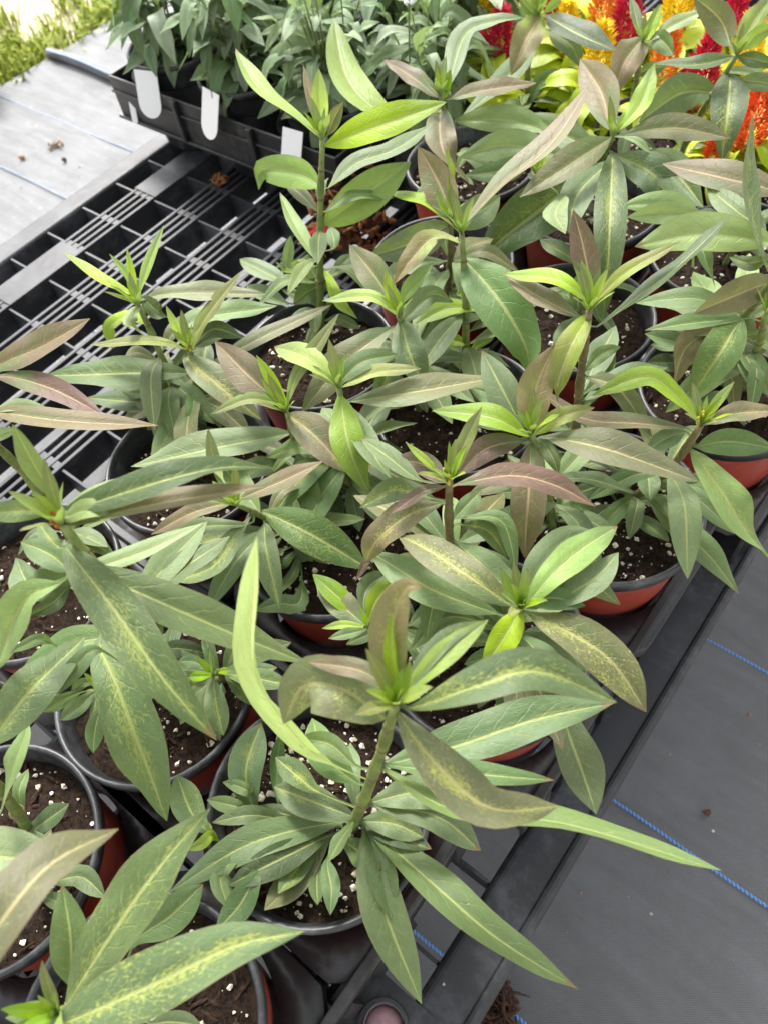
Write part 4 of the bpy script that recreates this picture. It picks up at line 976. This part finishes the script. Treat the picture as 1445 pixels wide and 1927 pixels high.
cel = [(-.603, .975, 'red', 'dark red plumed celosia at the left end of the bed'), (-.655, 1.04, 'yellow', 'yellow plumed celosia at the left end of the bed'),
       (-.53, 1.05, 'yellow', 'tall bright yellow celosia in the middle of the bed'), (-.53, 1.13, 'orange', 'orange celosia behind the bright yellow one'), (-.465, 1.08, 'red', 'crimson celosia right of the bright yellow one'),
       (-.388, 1.035, 'orange', 'pale orange celosia behind the pinkish top leaf'), (-.325, 1.005, 'red', 'deep red celosia with branching plume near the right stem'), (-.43, 1.16, 'yellow', 'yellow celosia at the upper edge right of the crimson one'),
       (-.235, .95, 'scarlet', 'scarlet celosia at the right edge beside the twisted leaf'), (-.35, 1.165, 'red', 'crimson celosia with yellow neighbour at the top right'), (-.30, 1.09, 'yellow', 'yellow celosia between the crimson and the deep red ones'),
       (-.60, 1.13, 'red', 'small red celosia beside the terracotta pot'), (-.46, .985, 'yellow', 'low leafy celosia with lime leaves behind the pink drooping leaf'), (-.43, .845, None, 'flowerless lime leaved celosia between the two front stems'), (-.615, .87, None, 'flowerless lime leaved celosia left of the pink drooping leaf')]
for i, (x, y, cname, lab) in enumerate(cel):
    rnd = random.Random(700+i); y -= .03 if cname else 0; t = empty('celosia', (x, y, BZ+.003)); tag(t, lab, 'flower', 'celosias in bloom')
    b = obj('pot', SPOT_B, REDPOT, t); b.location = (0, 0, .142); pq = .75 if cname else .5; b.scale = (pq, pq, 1); obj('rim', SPOT_R, BLACK, b)
    s = obj('soil', soil_mesh(800+i), SOIL, t); s.location = (0, 0, .124); s.scale = (.93*pq, .93*pq, 1)
    ns = 3
    for k in range(ns):
        a = k*2.1+rnd.random()*2; r = .0 if k == 0 else .022; H = (.172 if k == 0 else rnd.uniform(.140, .155))-.125
        top = Vector((r*1.6*math.cos(a), r*1.6*math.sin(a), .125+H))
        stm = obj('stem', MB().tube([Vector((r*.3*math.cos(a), r*.3*math.sin(a), .120)), Vector((r*math.cos(a), r*math.sin(a), .125+H*.6)), top], [.0032, .0028, .002], 8).mesh('celosia_stem', True), STEM, t)
        pm = None if cname is None or k == 2 or (k == 1 and i % 2) else obj('plume', rnd.choice(PM).copy(), None, t)
        if pm: pm.data.materials.clear(); pm.data.materials.append(PLUME[cname]); pm.location = top-Vector((0, 0, .012)); q = (1.15 if k == 0 else .75)*rnd.uniform(.85, 1.1); pm.scale = (q*1.1, q*1.1, q); pm.rotation_euler = (rnd.uniform(-.15, .15), rnd.uniform(-.15, .15), rnd.random()*6)
        for m in range(12):
            o = obj('leaf', rnd.choice(cel_leaf), None, stm); f_ = .1+.9*m/11
            o.location = Vector((r*math.cos(a)*f_, r*math.sin(a)*f_, .125+H*f_*.93)); q = rnd.uniform(.85, 1.3)*(1.1-.35*f_); o.scale = (q, q, q)
            o.rotation_euler = (rnd.uniform(-.3, .3), rnd.uniform(-.5, .35), m*2.4+rnd.random()); o.color = (0, rnd.choice([0, .3]), .25, rnd.choice([.3, .5, .7, .95]))
# terracotta pot at the very back
t = empty('terracotta_pot', (-.79, 1.235, BZ+.003)); tag(t, 'terracotta plastic pot of bare soil at the top beyond the celosias', 'pot')
b = obj('body', POTB, None, t); b.location = (0, 0, .162); obj('rim', POTR, None, b); s = obj('soil', soil_mesh(950), SOIL, t); s.location = (0, 0, .140)
# brown pot on the aisle, only its side in view
t = empty('clay_pot', (-2.74, 1.10, .003)); tag(t, 'brown clay pot standing on the weed fabric at the left edge', 'pot')
obj('body', MB().lathe([(.0001, .0), (.085, .0), (.092, .006), (.118, .19), (.118, .20)], n=48).mesh('clay_body', True), BROWNPOT, t)
obj('rim', MB().lathe([(.1182, .195), (.126, .195), (.127, .225), (.118, .228), (.112, .19)], n=48).mesh('clay_rim', True), BROWNPOT, t)
obj('soil', MB().lathe([(.0001, .205), (.06, .207), (.112, .203)], n=32).mesh('clay_soil', True), SOIL, t)

# ------------------------------------------------------------ litter
rnd = random.Random(77); v = []; f = []
for i in range(420):
    x, y = (rnd.uniform(.0, .75), rnd.uniform(-.3, 1.1)) if rnd.random() < .6 else (rnd.uniform(-2.5, -1.25), rnd.uniform(.2, 1.4))
    r = .0006+.0026*rnd.random()**4; b = len(v)
    v += [(x+r*math.cos(k*1.57)*rnd.uniform(.6, 1.6), y+r*math.sin(k*1.57)*rnd.uniform(.6, 1.6), .0025) for k in range(4)]+[(x, y, .0025+r*1.3)]
    f += [(b+k, b+(k+1) % 4, b+4) for k in range(4)]
o = obj('soil_crumbs', mesh('crumbs', v, f, False), STRAW, None, 'stuff'); o['label'] = 'tiny crumbs of soil and straw scattered over the fabric'; o['category'] = 'debris'
def clump(name, label, cat, loc, n, r, mat, ln=.02, th=.0011, seed=0, hgt=.012):
    rnd = random.Random(seed); m = MB()
    for i in range(n):
        c = Vector((rnd.gauss(0, r*.5), rnd.gauss(0, r*.5), rnd.uniform(.001, hgt))); a = rnd.uniform(0, 6.28); l = ln*rnd.uniform(.4, 1.1)
        d = Vector((math.cos(a)*l*.5, math.sin(a)*l*.5, rnd.uniform(-.12, .35)*l)); k = Vector((rnd.gauss(0, l*.12), rnd.gauss(0, l*.12), rnd.uniform(0, l*.2)))
        q = th*rnd.uniform(.6, 2); m.tube([c-d, c+k, c+d], [q*.7, q, q*.4], 5)
    o = obj(name, m.mesh(name, True), mat); o.location = loc; return tag(o, label, cat)
clump('coir_clump', 'brown coir clump on the bench right of the tall stem', 'coir', (-.70, .70, BZ+.004), 260, .050, COIR, .024, .0026, 1, .085)
clump('dry_flower', 'dried brown flower head lying on the bench slots', 'debris', (-.994, .711, BZ+.002), 26, .010, COIR, .02, .0013, 2)
clump('leaf_litter', 'dark dry litter beside the blue line below the bench edge', 'debris', (.012, .018, .003), 90, .028, BARKD, .035, .0016, 3, .02)
clump('straw_bits', 'dry straw bits on the fabric beside the right red pot', 'debris', (.085, .80, .003), 22, .04, STRAW, .06, .0010, 4, .006)
clump('straw_wisp', 'pale straw wisps on the aisle fabric at the left', 'debris', (-2.16, 1.02, .003), 14, .02, STRAW, .03, .0016, 5, .008)
for i, (x, y, r, mat, lab) in enumerate([(.118, .395, .0065, BARKD, 'dark bark crumb beside the long leaf tip on fabric'), (.135, .378, .0022, PERL, 'tiny white crumb right of the dark bark crumb'), (.082, .305, .0045, STRAW, 'reddish brown crumb on the dark fabric'), (.115, .235, .0022, PERL, 'tiny white crumb in the middle of the dark fabric'), (-2.20, .93, .011, STRAW, 'tan crumb on the aisle fabric at the left edge'), (-2.07, .985, .009, BARKD, 'dark crumb on the aisle fabric near the left edge'), (-.0355, .0015+.0, .0016, PERL, 'tiny white crumb on the bench edge below the leaf tip')]):
    o = obj('crumb', bits_mesh(60+i, 1, r, r, .7, 0, .003), mat); o.location = (x, y, .002 if i != 6 else BZ+.001); tag(o, lab, 'debris')
for x, y, z, lab in ((-.72, .655, BZ+.045, 'red plastic tag beside the foot of the tall stem'), (-.60, .52, BZ+.02, 'red plastic label among leaves left of the small whorl')):
    m = MB().box((-.02, -.007, 0), (.02, .007, .0015)); o = obj('red_tag', m.mesh('red_tag'), REDTAG); bevel(o, .003); o.location = (x, y, z); o.rotation_euler = (.5, .2, .8); tag(o, lab, 'plant tag')
